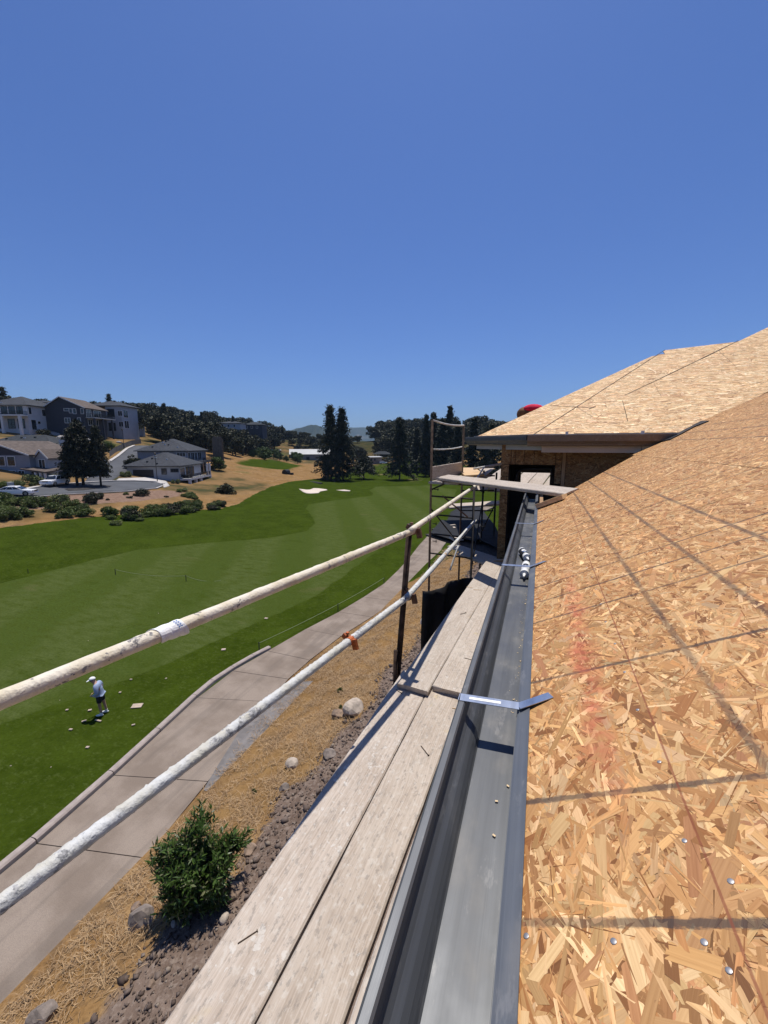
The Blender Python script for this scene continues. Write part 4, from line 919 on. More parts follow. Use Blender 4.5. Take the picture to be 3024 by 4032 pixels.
for i in range(12):
    px, py = [(1955, 3155), (1945, 3290), (2000, 3095)][i] if i < 3 else (0, 0)
    if i < 3: p = Vector(atz(px, py, -.753)); s = (.006, .004, .001)
    else: p = Vector((R.uniform(-.032, -.018), R.uniform(.6, 3.6), -.754)); s = (R.uniform(.003, .008), R.uniform(.003, .01), .001)
    M = Matrix.Translation(p) @ Matrix.Rotation(R.uniform(0, 6), 4, 'Z'); mb = MB(); mb.box((-s[0] / 2, -s[1] / 2, 0), (s[0] / 2, s[1] / 2, s[2]), M)
    o = mb.build('wood_chip', M_CHIP, loc=p); tag(o, 'tiny pale wood chip on the gutter floor' if i >= 3 else ['pale wood chip on the gutter floor near the eye', 'small square chip near the gutter flange', 'thin chip by the gutter back wall'][i], 'chip', 'wood chips in the gutter')
# ------------------------------------------------------------------ streets, bunkers: sheets laid on the terrain
from mathutils.geometry import delaunay_2d_cdt
def drape(name, label, poly, off, m, step=1.6, thick=.25, kind='structure'):
    P = np.array(poly); lo, hi = P.min(0), P.max(0); pts = []; ring = []
    for i in range(len(P)):
        a, b_ = P[i], P[(i + 1) % len(P)]; n = max(1, int(np.hypot(*(b_ - a)) / step))
        for k in range(n): ring.append(tuple(a + (b_ - a) * k / n))
    X, Y = np.meshgrid(np.arange(lo[0], hi[0], step), np.arange(lo[1], hi[1], step)); X, Y = X.ravel(), Y.ravel()
    ins = sdist(poly, X, Y) > step * .3
    allp = [Vector(p) for p in ring] + [Vector((x, y)) for x, y in zip(X[ins], Y[ins])]
    v, e, f, *_ = delaunay_2d_cdt(allp, [], [list(range(len(ring)))], 1, 1e-5)
    z = gz([p.x for p in v], [p.y for p in v]) + off
    c = Vector((float(P[:, 0].mean()), float(P[:, 1].mean()), float(z.mean())))
    mb = MB(); mb.add([(p.x, p.y, zz) for p, zz in zip(v, z)], [tuple(q) for q in f])
    o = mb.build(name, m, smooth=True, loc=c); o.modifiers.new('thickness', 'SOLIDIFY').thickness = -thick if False else thick; o.modifiers['thickness'].offset = -1
    return tag(o, label, None, None, kind)
def P2(pts): return [tuple(gpx(x, y)[:2]) for x, y in pts]
M_ASPH = simple('asphalt', (.070, .073, .080), .9, 0, .12, .4, .1)
M_CONC = simple('pale_concrete', (.46, .43, .40), .9, 0, .08, .8)
M_SAND = simple('bunker_sand', (.62, .52, .43), .95, 0, .05, .3)
S_near = [(-60, 1992), (0, 1978), (150, 1961), (241, 1951), (400, 1942), (500, 1936), (560, 1931), (615, 1925), (640, 1915), (642, 1908), (618, 1900), (528, 1897), (450, 1897), (440, 1893)]
S_up = [(470, 1876), (500, 1862), (530, 1825), (548, 1795), (565, 1770), (586, 1757), (530, 1756), (500, 1770), (464, 1798), (440, 1815), (421, 1828), (395, 1850), (345, 1885), (335, 1901), (250, 1912), (150, 1921), (60, 1939), (0, 1948), (-60, 1957)]
drape('street', 'grey asphalt cul de sac with a branch climbing the hill', P2(S_near + S_up), .10, M_ASPH, 2.0)
def ribbon(name, label, pts, w, off, m, hgt=.12):
    mb = MB(); Q = P2(pts)
    for i in range(len(Q) - 1):
        a, b_ = Vector((*Q[i], gz1(*Q[i]) + off)), Vector((*Q[i + 1], gz1(*Q[i + 1]) + off)); mb.beam(a, b_, w, hgt)
    c = Vector((*Q[0], gz1(*Q[0]))); o = mb.build(name, m, loc=c); return tag(o, label, None, None, 'structure')
ribbon('pavement', 'pale concrete kerb round the far side of the cul de sac', [(642, 1908), (618, 1899), (528, 1896), (450, 1897), (345, 1902), (250, 1911), (150, 1920), (60, 1938), (0, 1947)], 1.0, .16, M_CONC)
ribbon('pavement', 'pale concrete kerb up the left side of the climbing road', [(340, 1884), (395, 1849), (421, 1827), (440, 1814), (464, 1797), (500, 1769), (528, 1756)], .8, .16, M_CONC)
ribbon('kerb', 'concrete kerb along the near side of the street', [(0, 1980), (150, 1963), (241, 1953), (400, 1944), (500, 1938), (560, 1933), (615, 1927), (640, 1917)], .35, .16, M_CONC)
drape('driveway', 'bright concrete driveway in front of the garage', P2([(468, 1886), (600, 1882), (655, 1897), (668, 1915), (645, 1922), (640, 1903), (560, 1897), (455, 1898)]), .14, M_CONC, 1.2)
def bunker(label, pts):
    c3 = lambda q: (1050 + q[0] * .392, 1550 + q[1] * .392)
    Q = [np.array(atz(*c3(q), -H)[:2]) for q in pts]
    o = drape('bunker', label, [tuple(q) for q in Q], .06, M_SAND, 1.0, .1); return o
bunker('white sand bunker notched on its far side, left of the redwoods', [(325, 958), (365, 985), (400, 998), (440, 1000), (520, 992), (540, 975), (610, 962), (600, 955), (520, 948), (470, 948), (435, 962), (400, 964)])
bunker('thin sliver of a white sand bunker near the redwoods', [(700, 960), (770, 968), (838, 969), (840, 962), (780, 955)])

# ------------------------------------------------------------------ houses
M_GLASS = simple('dark_glass', (.018, .022, .028), .08, 0, .2, 1, 0, .6)
M_WTRIM = simple('white_paint', (.62, .62, .61), .6, 0, .04, 2)
def shingle(name, col):
    m, nt, b = new_mat(name); o = objc(nt)
    f = noise(nt, vscale(nt, o, (1, 1, 4)), 1.6, 4); g = noise(nt, o, .25, 3)
    c = mixc(nt, sstep(nt, f, .35, .65), tuple(x * .75 for x in col), tuple(x * 1.25 for x in col)); c = mixc(nt, sstep(nt, g, .4, .7, 0, .3), c, tuple(x * 1.4 for x in col))
    z = nd(nt, 'SeparateXYZ', {0: o}).outputs[2]
    c = mixc(nt, sstep(nt, mth(nt, 'FRACT', mth(nt, 'MULTIPLY', z, 6.5)), .8, 1, 0, .35), c, tuple(x * .5 for x in col))
    put(nt, b.inputs['Base Color'], c); b.inputs['Roughness'].default_value = .95; b.inputs['Specular IOR Level'].default_value = .2; return m
M_ROOFG = shingle('charcoal_shingles', (.052, .055, .062)); M_ROOFB = shingle('brown_shingles', (.115, .092, .078)); M_ROOFD = shingle('dark_shingles', (.040, .044, .048))
def siding(name, col, lap=True):
    m, nt, b = new_mat(name); o = objc(nt); z = nd(nt, 'SeparateXYZ', {0: o}).outputs[2]
    c = mixc(nt, sstep(nt, noise(nt, o, .8, 4), .3, .7), tuple(x * .93 for x in col), tuple(x * 1.05 for x in col))
    if lap: c = mixc(nt, sstep(nt, mth(nt, 'FRACT', mth(nt, 'MULTIPLY', z, 5.5)), .86, 1, 0, .4), c, tuple(x * .55 for x in col))
    put(nt, b.inputs['Base Color'], c); b.inputs['Roughness'].default_value = .85; return m
M_W_LIGHT = siding('light_grey_siding', (.36, .37, .39)); M_W_MID = siding('grey_siding', (.24, .255, .29)); M_W_DARK = siding('slate_siding', (.040, .043, .055)); M_W_WHITE = siding('white_stucco', (.50, .50, .51), False); M_W_GREY = siding('grey_stucco', (.33, .33, .34), False)
M_RAILING = simple('black_railing', (.012, .012, .013), .5, .4)
M_GARAGE = simple('dark_garage_door', (.020, .018, .017), .6)
def corner(x, y, d, z=None):
    p = Vector(W(x, y, d));
    if z is not None: p.z = z
    return p
def frame_house(name, label, L, Rr, zb, cat='house'):
    L, Rr = Vector(L), Vector(Rr); d = Rr - L; t = thing(name, label, cat, (L.x, L.y, zb), math.atan2(d.y, d.x))
    return t, math.hypot(d.x, d.y)
def wallbox(t, w, dp, z0, z1, m, x0=0.0, y0=0.0, name='wall'): return MB().box((x0, y0, z0), (x0 + w, y0 + dp, z1)).build(name, m, t)
def hip(t, w, dp, z, m, oh=.5, pitch=.5, x0=0.0, y0=0.0, vents=0, seed=0):
    a = min(w, dp) / 2 + oh; h = a * pitch; X0, X1, Y0, Y1 = x0 - oh, x0 + w + oh, y0 - oh, y0 + dp + oh
    if w >= dp: r1, r2 = (X0 + a, (Y0 + Y1) / 2, z + h), (X1 - a, (Y0 + Y1) / 2, z + h)
    else: r1, r2 = ((X0 + X1) / 2, Y0 + a, z + h), ((X0 + X1) / 2, Y1 - a, z + h)
    e = [(X0, Y0, z), (X1, Y0, z), (X1, Y1, z), (X0, Y1, z)]; lo = [(x, y, z - .18) for x, y, _ in e]
    vs_ = e + lo + [r1, r2]
    fs = [(0, 1, 9, 8), (2, 3, 8, 9), (1, 2, 9), (3, 0, 8)] if w >= dp else [(0, 1, 8), (1, 2, 9, 8), (2, 3, 9), (3, 0, 8, 9)]
    fs += [(0, 4, 5, 1), (1, 5, 6, 2), (2, 6, 7, 3), (3, 7, 4, 0), (4, 7, 6, 5)]
    o = MB().add(vs_, fs).build('roof', m, t); rs = random.Random(seed)
    for k in range(vents):                       # vents sit on the front slope
        f = rs.uniform(.15, .85); yy = rs.uniform(.6, a - .8); x = X0 + yy + (X1 - X0 - 2 * yy) * f; zz = z + yy * pitch
        MB().box((x - .18, Y0 + yy - .18, zz - .05), (x + .18, Y0 + yy + .22, zz + .24)).build('roof_vent', M_WTRIM if k % 2 else M_ROOFD, o)
    return o
def gable(t, w, dp, z, m, ridge_x, h, oh=.45, x0=0.0, y0=0.0, trim=M_WTRIM, wall=None):
    """gable facing the front: ridge runs back along local y at x = ridge_x"""
    A, B_, C_ = Vector((x0 - oh, 0, z - oh * h / (ridge_x + .01) * .6)), Vector((x0 + ridge_x, 0, z + h)), Vector((x0 + w + oh, 0, z - oh * h / max(w - ridge_x, .1) * .6))
    up = Vector((0, 0, .2)); F0, F1 = Vector((0, y0 - oh, 0)), Vector((0, y0 + dp + oh, 0))
    mb = MB()
    for p, q in ((A, B_), (B_, C_)): mb.add([p + F0, q + F0, q + F1, p + F1, p + F0 + up, q + F0 + up, q + F1 + up, p + F1 + up], [(0, 1, 2, 3), (7, 6, 5, 4), (0, 4, 5, 1), (1, 5, 6, 2), (2, 6, 7, 3), (3, 7, 4, 0)])
    o = mb.build('roof', m, t)
    mb = MB()
    for p, q in ((A, B_), (B_, C_)): mb.beam(p + F0 + Vector((0, -.03, .08)), q + F0 + Vector((0, -.03, .08)), .05, .26)
    mb.build('barge_board', trim, o)
    if wall is not None: MB().prism([(x0, y0 - .001, z - .01), (x0 + w, y0 - .001, z - .01), (x0 + ridge_x, y0 - .001, z + h - .02)], (0, .2, 0)).build('gable_wall', wall, t)
    return o
def window(t, side, a0, a1, z0, z1, w=0.0, mull=1, trim=M_WTRIM, ft=.12, yoff=0.0):
    """side 'f': on the front wall; 'r': on the right wall of width-w house"""
    def B(mb, u0, u1, v0, v1, o0, o1):
        if side == 'f': mb.box((u0, yoff - o1, v0), (u1, yoff - o0, v1))
        else: mb.box((w + o0, u0, v0), (w + o1, u1, v1))
    mb = MB(); B(mb, a0 - ft, a1 + ft, z0 - ft, z0, -.02, .07); B(mb, a0 - ft, a1 + ft, z1, z1 + ft, -.02, .07); B(mb, a0 - ft, a0, z0, z1, -.02, .06); B(mb, a1, a1 + ft, z0, z1, -.02, .06)
    for k in range(1, mull + 1):
        c = a0 + (a1 - a0) * k / (mull + 1); B(mb, c - .04, c + .04, z0, z1, -.02, .05)
    o = mb.build('window', trim, t); mb = MB(); B(mb, a0, a1, z0, z1, -.02, .015); mb.build('pane', M_GLASS, o); return o
def railing(t, pts, z, hgt=1.0, m=M_RAILING, step=.22):
    mb = MB()
    for (x0, y0), (x1, y1) in zip(pts[:-1], pts[1:]):
        L = math.hypot(x1 - x0, y1 - y0); n = max(2, int(L / step)); mb.beam((x0, y0, z + hgt), (x1, y1, z + hgt), .06, .06); mb.beam((x0, y0, z + .1), (x1, y1, z + .1), .05, .05)
        for k in range(n + 1): x, y = x0 + (x1 - x0) * k / n, y0 + (y1 - y0) * k / n; mb.box((x - .02, y - .02, z), (x + .02, y + .02, z + hgt))
    return mb.build('railing', m, t)
def post(t, x, y, z0, z1, s, m=M_WTRIM, name='column'): return MB().box((x - s, y - s, z0), (x + s, y + s, z1)).build(name, m, t)

# F: front house of the middle pair with the garage
fL, fR, fB = corner(493, 1835, 94, -4.67), corner(709, 1833, 95, -4.67), corner(824, 1821, 113, -4.67)
t, w = frame_house('house', 'grey single storey house with dark garage door beside the cul de sac', fL, fR, -7.7); dp = max(11, (fB - fR).length * .8); w -= .8
wallbox(t, w, dp, -4, 3.0, M_W_LIGHT, .3); hip(t, w, dp, 3.05, M_ROOFG, .7, .46, .3, 0, 6, 3)
g = MB().box((1.6, -.05, 0), (6.2, .1, 2.15)).build('garage_door', M_GARAGE, t); mb = MB(); [mb.box((1.6, -.07, .52 * k), (6.2, -.05, .52 * k + .03)) for k in range(1, 4)]; mb.build('door_panel_rib', M_RAILING, g)
window(t, 'f', 8.1, 9.1, 1.1, 2.3, mull=0, trim=M_W_DARK); window(t, 'f', 10.2, 11.8, 1.6, 2.25, mull=2, trim=M_W_DARK)
WR = w + .3
window(t, 'r', 1.0, 3.6, .3, 2.4, WR, 3); window(t, 'r', 4.6, 9.4, .1, 2.4, WR, 4, M_W_DARK); window(t, 'r', 1.2, 3.0, -3, -.9, WR, 1, M_W_DARK); window(t, 'r', 5, 9, -3, -.8, WR, 2, M_W_DARK)
MB().box((WR, .2, -.45), (WR + 2.6, dp + .2, -.05)).build('balcony', M_W_WHITE, t); railing(t, [(WR + .1, .3), (WR + 2.5, .3), (WR + 2.5, dp)], -.05, 1.0)
for yy in (.5, 4.2, 7.6, dp - .1): post(t, WR + 2.3, yy, -5.5, -.45, .28, M_W_WHITE)
post(t, WR + 2.4, dp - .2, -.05, 3.0, .2, M_W_WHITE); post(t, WR + 2.4, dp - 2.2, -.05, 3.0, .2, M_W_WHITE)
MB().box((WR + .4, 1.6, .0), (WR + 1.6, 4.2, .7)).build('patio_table', M_RAILING, t)
# G: house behind it
t, w = frame_house('house', 'grey hip roofed house just behind the garage house', corner(540, 1777, 111, -1.4), corner(734, 1775, 112, -1.4), -4.4); gdp = 15
wallbox(t, w, gdp, -4, 3.0, M_W_MID, 0); hip(t, w, gdp, 3.05, M_ROOFG, .7, .46, 0, 0, 7, 8)
window(t, 'f', w - 2.6, w - .4, 1.5, 2.4, mull=2, trim=M_WTRIM)
for a, b2 in ((.8, 2.4), (3.0, 5.2), (5.8, 7.4), (8.2, 10.8)): window(t, 'r', a, b2, .2, 2.4, w, 1)
MB().box((w, .5, -.3), (w + 4.2, gdp, 0)).build('balcony', M_W_DARK, t); railing(t, [(w + .1, .6), (w + 4.1, .6), (w + 4.1, gdp)], 0, 1.05)
for yy in (.8, 5, 9.5): post(t, w + 4, yy, -6, -.3, .12, M_LUMBER)
# A: tall house at the left edge with columns
t, w = frame_house('house', 'tall pale grey house with columned veranda at the left edge', corner(-90, 1593, 115, 11.5), corner(104, 1593, 115, 11.5), 2.6); adp = 13.5
wallbox(t, w, adp, -5, 8.9, M_W_WHITE, 0); hip(t, w, adp, 8.9, M_ROOFG, .6, .42, 0, 0, 3, 4)
MB().box((0, -2.6, 5.7), (w, 0, 6.1)).build('balcony', M_WTRIM, t); railing(t, [(w - .1, 0), (w - .1, -2.5), (0, -2.5)], 6.1, 1.0)
for x in (w - .4, w - 5.4, w - 10): post(t, x, -2.3, -1.5, 5.7, .3, M_WTRIM)
for x in (w - 2.2, w - 4.4, w - 6.6, w - 9, w - 11): window(t, 'f', x - .8, x + .8, 6.4, 8.4, mull=1, trim=M_RAILING)
for x in (w - 2.2, w - 5, w - 8, w - 11): window(t, 'f', x - .9, x + .9, 2.4, 4.9, mull=1, trim=M_RAILING)
for a, b2, z0, z1 in ((.4, 1.3, 6.4, 8.3), (5.0, 6.4, 6.2, 8.0), (7.6, 8.6, 7.6, 8.1), (11, 12, 7.5, 8.0), (3.0, 4.0, 3.8, 4.5), (.8, 2.4, 2.0, 4.8)): window(t, 'r', a, b2, z0, z1, w, 0)
# B: slate house with a gable
t, w = frame_house('house', 'dark slate house with white framed windows under a broad gable', corner(175, 1600, 121, 11.3), corner(331, 1605, 122, 11.3), 2.0); bdp = 11
wallbox(t, w, bdp, -5, 9.3, M_W_DARK, 0); gable(t, w, bdp, 9.3, M_ROOFB, w * .42, 3.1, .6, wall=M_W_DARK)
for x0, x1, y0, y1, mu in ((251, 269, 1609, 1617, 0), (271, 282, 1610, 1625, 0), (286, 297, 1609, 1628, 0), (317, 327, 1609, 1628, 0), (249, 270, 1646, 1664, 1), (300, 311, 1645, 1664, 0)): window(t, 'f', (x0 - 175) / 156 * w, (x1 - 175) / 156 * w, (1755 - y1) * 121.5 / 1607 - 2.0, (1755 - y0) * 121.5 / 1607 - 2.0, mull=mu)
for a, b2 in ((.8, 3.0), (4.4, 8.0)): window(t, 'r', a, b2, 6.7, 8.9, w, 2)
for a, b2 in ((1.2, 3.2), (4.4, 6.2)): window(t, 'r', a, b2, 4.3, 6.0, w, 1)
MB().box((w, .2, 6.3), (w + 2.6, bdp + .4, 6.6)).build('balcony', M_TRIM2, t); railing(t, [(w, .2), (w + 2.5, .2), (w + 2.5, bdp + .3)], 6.6, 1.05)
for yy in (.4, 4.6, 9.6): post(t, w + 2.4, yy, -6, 6.3, .22, M_W_DARK)
# C: pale house behind B
t, w = frame_house('house', 'pale stucco house with stacked balconies behind the slate house', corner(412, 1590, 136, 13.4), corner(474, 1594, 136, 13.4), 4.0)
wallbox(t, w, 9, -6, 9.4, M_W_LIGHT, 0); hip(t, w + 6, 10, 9.4, M_ROOFG, .6, .36, -6, 0, 1, 2)
for z0 in (5.6, 1.0): MB().box((.6, -.05, z0), (3.0, .5, z0 + 2.7)).build('loggia', M_GLASS, t); railing(t, [(.6, -.08), (3.0, -.08)], z0, 1.0)
for z0 in (6.0, 2.4): window(t, 'f', 4.2, 5.6, z0, z0 + 1.6, mull=1); window(t, 'r', 1.2, 3.4, z0 - .4, z0 + 2, w, 1)
# D: lower left house
t, w = frame_house('house', 'light grey lapped siding house behind the parked cars at the left edge', corner(-110, 1795, 78, -1.7), corner(114, 1795, 77, -1.7), -7.0); ddp = 12
wallbox(t, w, ddp, -2, 5.2, M_W_MID, 0); gable(t, w, ddp, 5.2, M_ROOFB, w * .36, 2.6, .5, wall=M_W_DARK)
for xp in (-22, 2, 42): cx_ = (xp + 110) / 224 * w; window(t, 'f', cx_ - .75, cx_ + .75, 3.2, 4.9, mull=0)
for xp in (40, 76): cx_ = (xp + 110) / 224 * w; window(t, 'f', cx_ - .6, cx_ + .6, .9, 2.2, mull=1)
wallbox(t, 2.6, 6, -1, 4.6, M_W_LIGHT, w, 1.2, 'porch_wall'); gable(t, 2.6, 6, 4.6, M_ROOFB, 1.3, 1.5, .3, w, 1.2, wall=M_W_LIGHT)
window(t, 'f', w + .7, w + 1.9, 2.5, 4.3, mull=1, yoff=1.2)
mb = MB(); mb.add([(w - .6, -1.6, 2.55), (w + 4.4, -1.6, 1.9), (w + 4.4, 2.6, 2.3), (w - .6, 2.6, 2.95), (w - .6, -1.6, 2.8), (w + 4.4, -1.6, 2.15), (w + 4.4, 2.6, 2.5), (w - .6, 2.6, 3.15)], [(3, 2, 1, 0), (4, 5, 6, 7), (0, 1, 5, 4), (1, 2, 6, 5), (2, 3, 7, 6), (3, 0, 4, 7)])
mb.build('porch_roof', M_ROOFB, t)
for x in (w + 2.2, w + 3.2, w + 4.1): post(t, x, -1.3, -.5, 2.05, .16)
wallbox(t, 4.2, 5, -1, 4.0, M_W_LIGHT, w + 2.7, 6, 'rear_wing')
# E: house with the dark hip roof behind D
t, w = frame_house('house', 'house with a broad dark hip roof between the upper and lower rows', corner(-110, 1757, 95, -.1), corner(204, 1757, 95, -.1), -5.5)
wallbox(t, w, 12, -3, 5.4, M_W_LIGHT, 0); hip(t, w, 12, 5.4, M_ROOFD, .6, .42, 0, 0, 5, 6); wallbox(t, 2.6, 5, -3, 7.0, M_W_WHITE, w + .2, 2, 'stair_tower'); wallbox(t, 4.6, 5, -3, 4.6, M_W_LIGHT, w - 6, -1.4, 'front_wing')
window(t, 'f', w - 5.4, w - 4.2, 2.8, 4.2, mull=0, trim=M_RAILING, yoff=-1.4)
# roofs of farther houses on the skyline
def far_house(label, px0, px1, py, d, zt, m, mr, pitch=.35):
    L, Rr = corner(px0, py, d), corner(px1, py, d); zb = L.z - zt; t, w = frame_house('house', label, L, Rr, zb)
    wallbox(t, w, 10, -6, zt, m, 0); hip(t, w, 10, zt, mr, .6, pitch, 0, 0)
    for k in range(3): a = w * (k + .6) / 3.6; window(t, 'f', a - .5, a + .5, zt - 2.2, zt - .9, mull=0)
    return t
far_house('far house roof showing between the columned and slate houses', 128, 172, 1584, 150, 5, M_W_MID, M_ROOFG)
far_house('grey roofed house among the trees on the hillside skyline', 862, 945, 1666, 235, 5, M_W_LIGHT, M_ROOFG, .25)
far_house('dark house on the hill crest above the wood', 958, 1032, 1672, 250, 6, M_W_DARK, M_ROOFD)
far_house('low pale house behind trees beyond the stucco house', 472, 508, 1640, 160, 4, M_W_GREY, M_ROOFD)
# barns of the course yard
def barn(label, px0, px1, py, d, zb, wh, dp, rise, m, mr):
    L, Rr = corner(px0, py, d), corner(px1, py, d + 6); t, w = frame_house('barn', label, L, Rr, zb, 'barn')
    wallbox(t, w, dp, -1, wh, m)
    mb = MB(); mb.add([(-.5, -.6, wh), (w + .5, -.6, wh), (w + .5, dp / 2, wh + rise), (-.5, dp / 2, wh + rise), (w + .5, dp + .6, wh), (-.5, dp + .6, wh)], [(0, 1, 2, 3), (3, 2, 4, 5)])
    mb.prism([(0.0, 0, wh), (0.0, dp, wh), (0.0, dp / 2, wh + rise - .1)], (w, 0, 0))
    mb.build('roof', mr, t)
    MB().box((-.04, dp * .3, 0), (.1, dp * .7, wh * .8)).build('barn_door', M_W_LIGHT, t); MB().box((w * .35, -.06, 0), (w * .42, .05, 2.6)).build('door', M_RAILING, t); MB().box((w * .55, -.06, 1.4), (w * .62, .05, 2.6)).build('window', M_GLASS, t)
    return t
M_TIN = simple('pale_tin_roof', (.36, .36, .355), .6, .1, .06, .3); M_TIN2 = simple('grey_tin_wall', (.20, .19, .18), .7, .1, .1, .5)
barn('long grey barn with pale metal roof behind the redwoods', 1142, 1322, 1796, 255, -9.6, 4.2, 13, 3.2, M_TIN2, M_TIN)
barn('smaller metal roofed barn at the left end of the long barn', 1096, 1128, 1797, 266, -9.7, 4.4, 12, 2.8, M_TIN2, M_TIN)
barn('low tan block wall building right of the redwoods', 1437, 1503, 1803, 232, -10.0, 3.4, 7, .5, simple('tan_block', (.25, .18, .14), .9), M_TIN)
t = thing('pavilion', 'small open pavilion with dark roof beside the tan building', 'pavilion', W(1505, 1815, 250)); 
for x, y in ((-4, -2), (4, -2), (4, 2), (-4, 2)): post(t, x, y, -1, 4.2, .2, M_W_DARK)
hip(t, 10, 6, 4.2, M_ROOFD, .6, .5, -5, -3)
# tall timber screen beside the rear house
t = thing('timber_tower', 'tall narrow tower of weathered vertical boards beside the rear house', 'tower', W(858, 1806, 128))
M_OLDWOOD = simple('old_boards', (.16, .12, .085), .9, 0, .25, 2, .2, .3, (2, 2, .4))
for k in range(7): MB().box((-1.9 + k * .55, -.05 * (k % 2), -2), (-1.9 + k * .55 + .51, .3, 6.6 + (.3 if k % 3 else 0))).build('board', M_OLDWOOD, t)
MB().box((-2, .3, -2), (2, .5, 6.2)).build('frame', M_OLDWOOD, t)
# retaining wall along the climbing road
rw = P2([(432, 1800), (455, 1783), (490, 1765), (520, 1753), (556, 1748)]); mb = MB()
for a, b_ in zip(rw[:-1], rw[1:]): za, zb = gz1(*a), gz1(*b_); mb.add([(*a, za - 2), (*b_, zb - 2), (*b_, zb + 1.5), (*a, za + 1.5), (a[0] - .3, a[1] + .3, za - 2), (b_[0] - .3, b_[1] + .3, zb - 2), (b_[0] - .3, b_[1] + .3, zb + 1.5), (a[0] - .3, a[1] + .3, za + 1.5)], [(0, 1, 2, 3), (5, 4, 7, 6), (3, 2, 6, 7), (0, 3, 7, 4), (1, 5, 6, 2)])
o = mb.build('retaining_wall', simple('dark_block_wall', (.10, .09, .08), .95, 0, .2, 1), loc=(*rw[0], gz1(*rw[0]))); tag(o, 'dark retaining wall along the climbing road', 'wall')

# ------------------------------------------------------------------ vehicles
M_CARW = simple('white_car_paint', (.80, .80, .80), .25, 0, .02, 1, 0, .6); M_TYRE = simple('tyre', (.012, .012, .012), .8); M_RIM = simple('alloy', (.35, .35, .36), .35, .8); M_LAMP = simple('lamp_lens', (.5, .5, .52), .15); M_TAIL = simple('tail_lens', (.30, .01, .01), .2)
def car(name, label, loc, rz, L, Wd, prof, cab, z_sill, wheel_r, ax):
    """prof: side outline of the lower body, cab: side outline of the glasshouse (x along the car, nose at +x)"""
    t = thing(name, label, 'car', loc, rz); hw = Wd / 2
    o = MB().prism([(x, -hw, z) for x, z in prof], (0, Wd, 0)).build('body', M_CARW, t); bevel(o, .07, 2)
    n = len(cab); ins = lambda x, z: hw - .05 - (z - z_sill) * .30; vs_ = [(x, -ins(x, z), z) for x, z in cab] + [(x, ins(x, z), z) for x, z in cab]
    mb = MB(); mb.add(vs_, [tuple(range(n)), tuple(range(n, 2 * n))[::-1]] + [(i, n + i, n + (i + 1) % n, (i + 1) % n) for i in range(n)]); o = mb.build('cabin', M_CARW, t); bevel(o, .04, 2)
    zt = max(z for _, z in cab); x0, x1 = min(x for x, z in cab if z < z_sill + .1), max(x for x, z in cab if z < z_sill + .1); t0, t1 = min(x for x, z in cab if z > zt - .1), max(x for x, z in cab if z > zt - .1)
    zb_, zh = z_sill + .06, zt - .10
    def xr(z): f = (z - z_sill) / (zt - z_sill); return x0 + (t0 - x0) * f, x1 + (t1 - x1) * f
    for s in (-1, 1):
        (a0, a1), (b0, b1) = xr(zb_), xr(zh); nwin = 3
        for k in range(nwin):
            f0, f1 = (k + .06) / nwin, (k + .94) / nwin; q = [(a0 + .1 + (a1 - a0 - .2) * f0, zb_), (a0 + .1 + (a1 - a0 - .2) * f1, zb_), (b0 + .1 + (b1 - b0 - .2) * f1, zh), (b0 + .1 + (b1 - b0 - .2) * f0, zh)]
            MB().prism([(x, s * (ins(x, z) - .01), z) for x, z in q], (0, s * .025, 0)).build('window', M_GLASS, t)
    for lo_, hi_, sg in ((x1, t1, 1), (x0, t0, -1)):
        q = []
        for z, wf in ((zb_, .9), (zh, .9)):
            f = (z - z_sill) / (zt - z_sill); x = lo_ + (hi_ - lo_) * f + sg * .012; q.append((x, -ins(x, z) * wf, z)); q.append((x, ins(x, z) * wf, z))
        MB().prism([q[0], q[1], q[3], q[2]], (sg * .02, 0, .01)).build('windscreen' if sg > 0 else 'rear_window', M_GLASS, t)
    for x in ax:
        for s in (-1, 1):
            w_ = MB().lathe([(-.11, wheel_r * .92), (-.09, wheel_r), (.09, wheel_r), (.11, wheel_r * .92)], (x, s * (hw - .08), wheel_r), (0, 1, 0), 18).build('wheel', M_TYRE, t)
            MB().lathe([(-.005, wheel_r * .62), (.02, wheel_r * .55)], (x, s * (hw + .03), wheel_r), (0, s, 0), 14).build('rim', M_RIM, w_)
            MB().lathe([(-.004, wheel_r * 1.16), (.012, wheel_r * 1.16)], (x, s * (hw - .012), wheel_r + .02), (0, s, 0), 18).build('wheel_arch', M_TYRE, t)
    for s in (-1, 1):
        MB().box((L / 2 - .12, s * hw * .78 - .2, z_sill - .28), (L / 2 + .015, s * hw * .78 + .2, z_sill - .12)).build('headlight', M_LAMP, t)
        MB().box((-L / 2 - .015, s * hw * .8 - .16, z_sill - .25), (-L / 2 + .1, s * hw * .8 + .16, z_sill - .02)).build('tail_light', M_TAIL, t)
    MB().box((L / 2 - .06, -hw * .5, z_sill - .32), (L / 2 + .02, hw * .5, z_sill - .12)).build('grille', M_RAILING, t)
    return t
def heading(p, q): return math.atan2(q[1] - p[1], q[0] - p[0])
sp0, sp1 = gpx(170, 1922), gpx(266, 1908); cL = (sp0 + sp1) / 2; cL[2] += .12
car('parked_car', 'white four wheel drive parked in front of the grey house', cL, heading(sp1, sp0), 4.8, 1.95, [(-2.4, .35), (2.35, .35), (2.42, .6), (2.38, .95), (1.2, 1.12), (-2.35, 1.12), (-2.42, .7)], [(1.25, 1.08), (.45, 1.72), (-2.0, 1.78), (-2.32, 1.08)], 1.08, .38, (1.45, -1.5))
sp0, sp1 = gpx(5, 1953), gpx(128, 1958); cL = (sp0 + sp1) / 2; cL[2] += .12
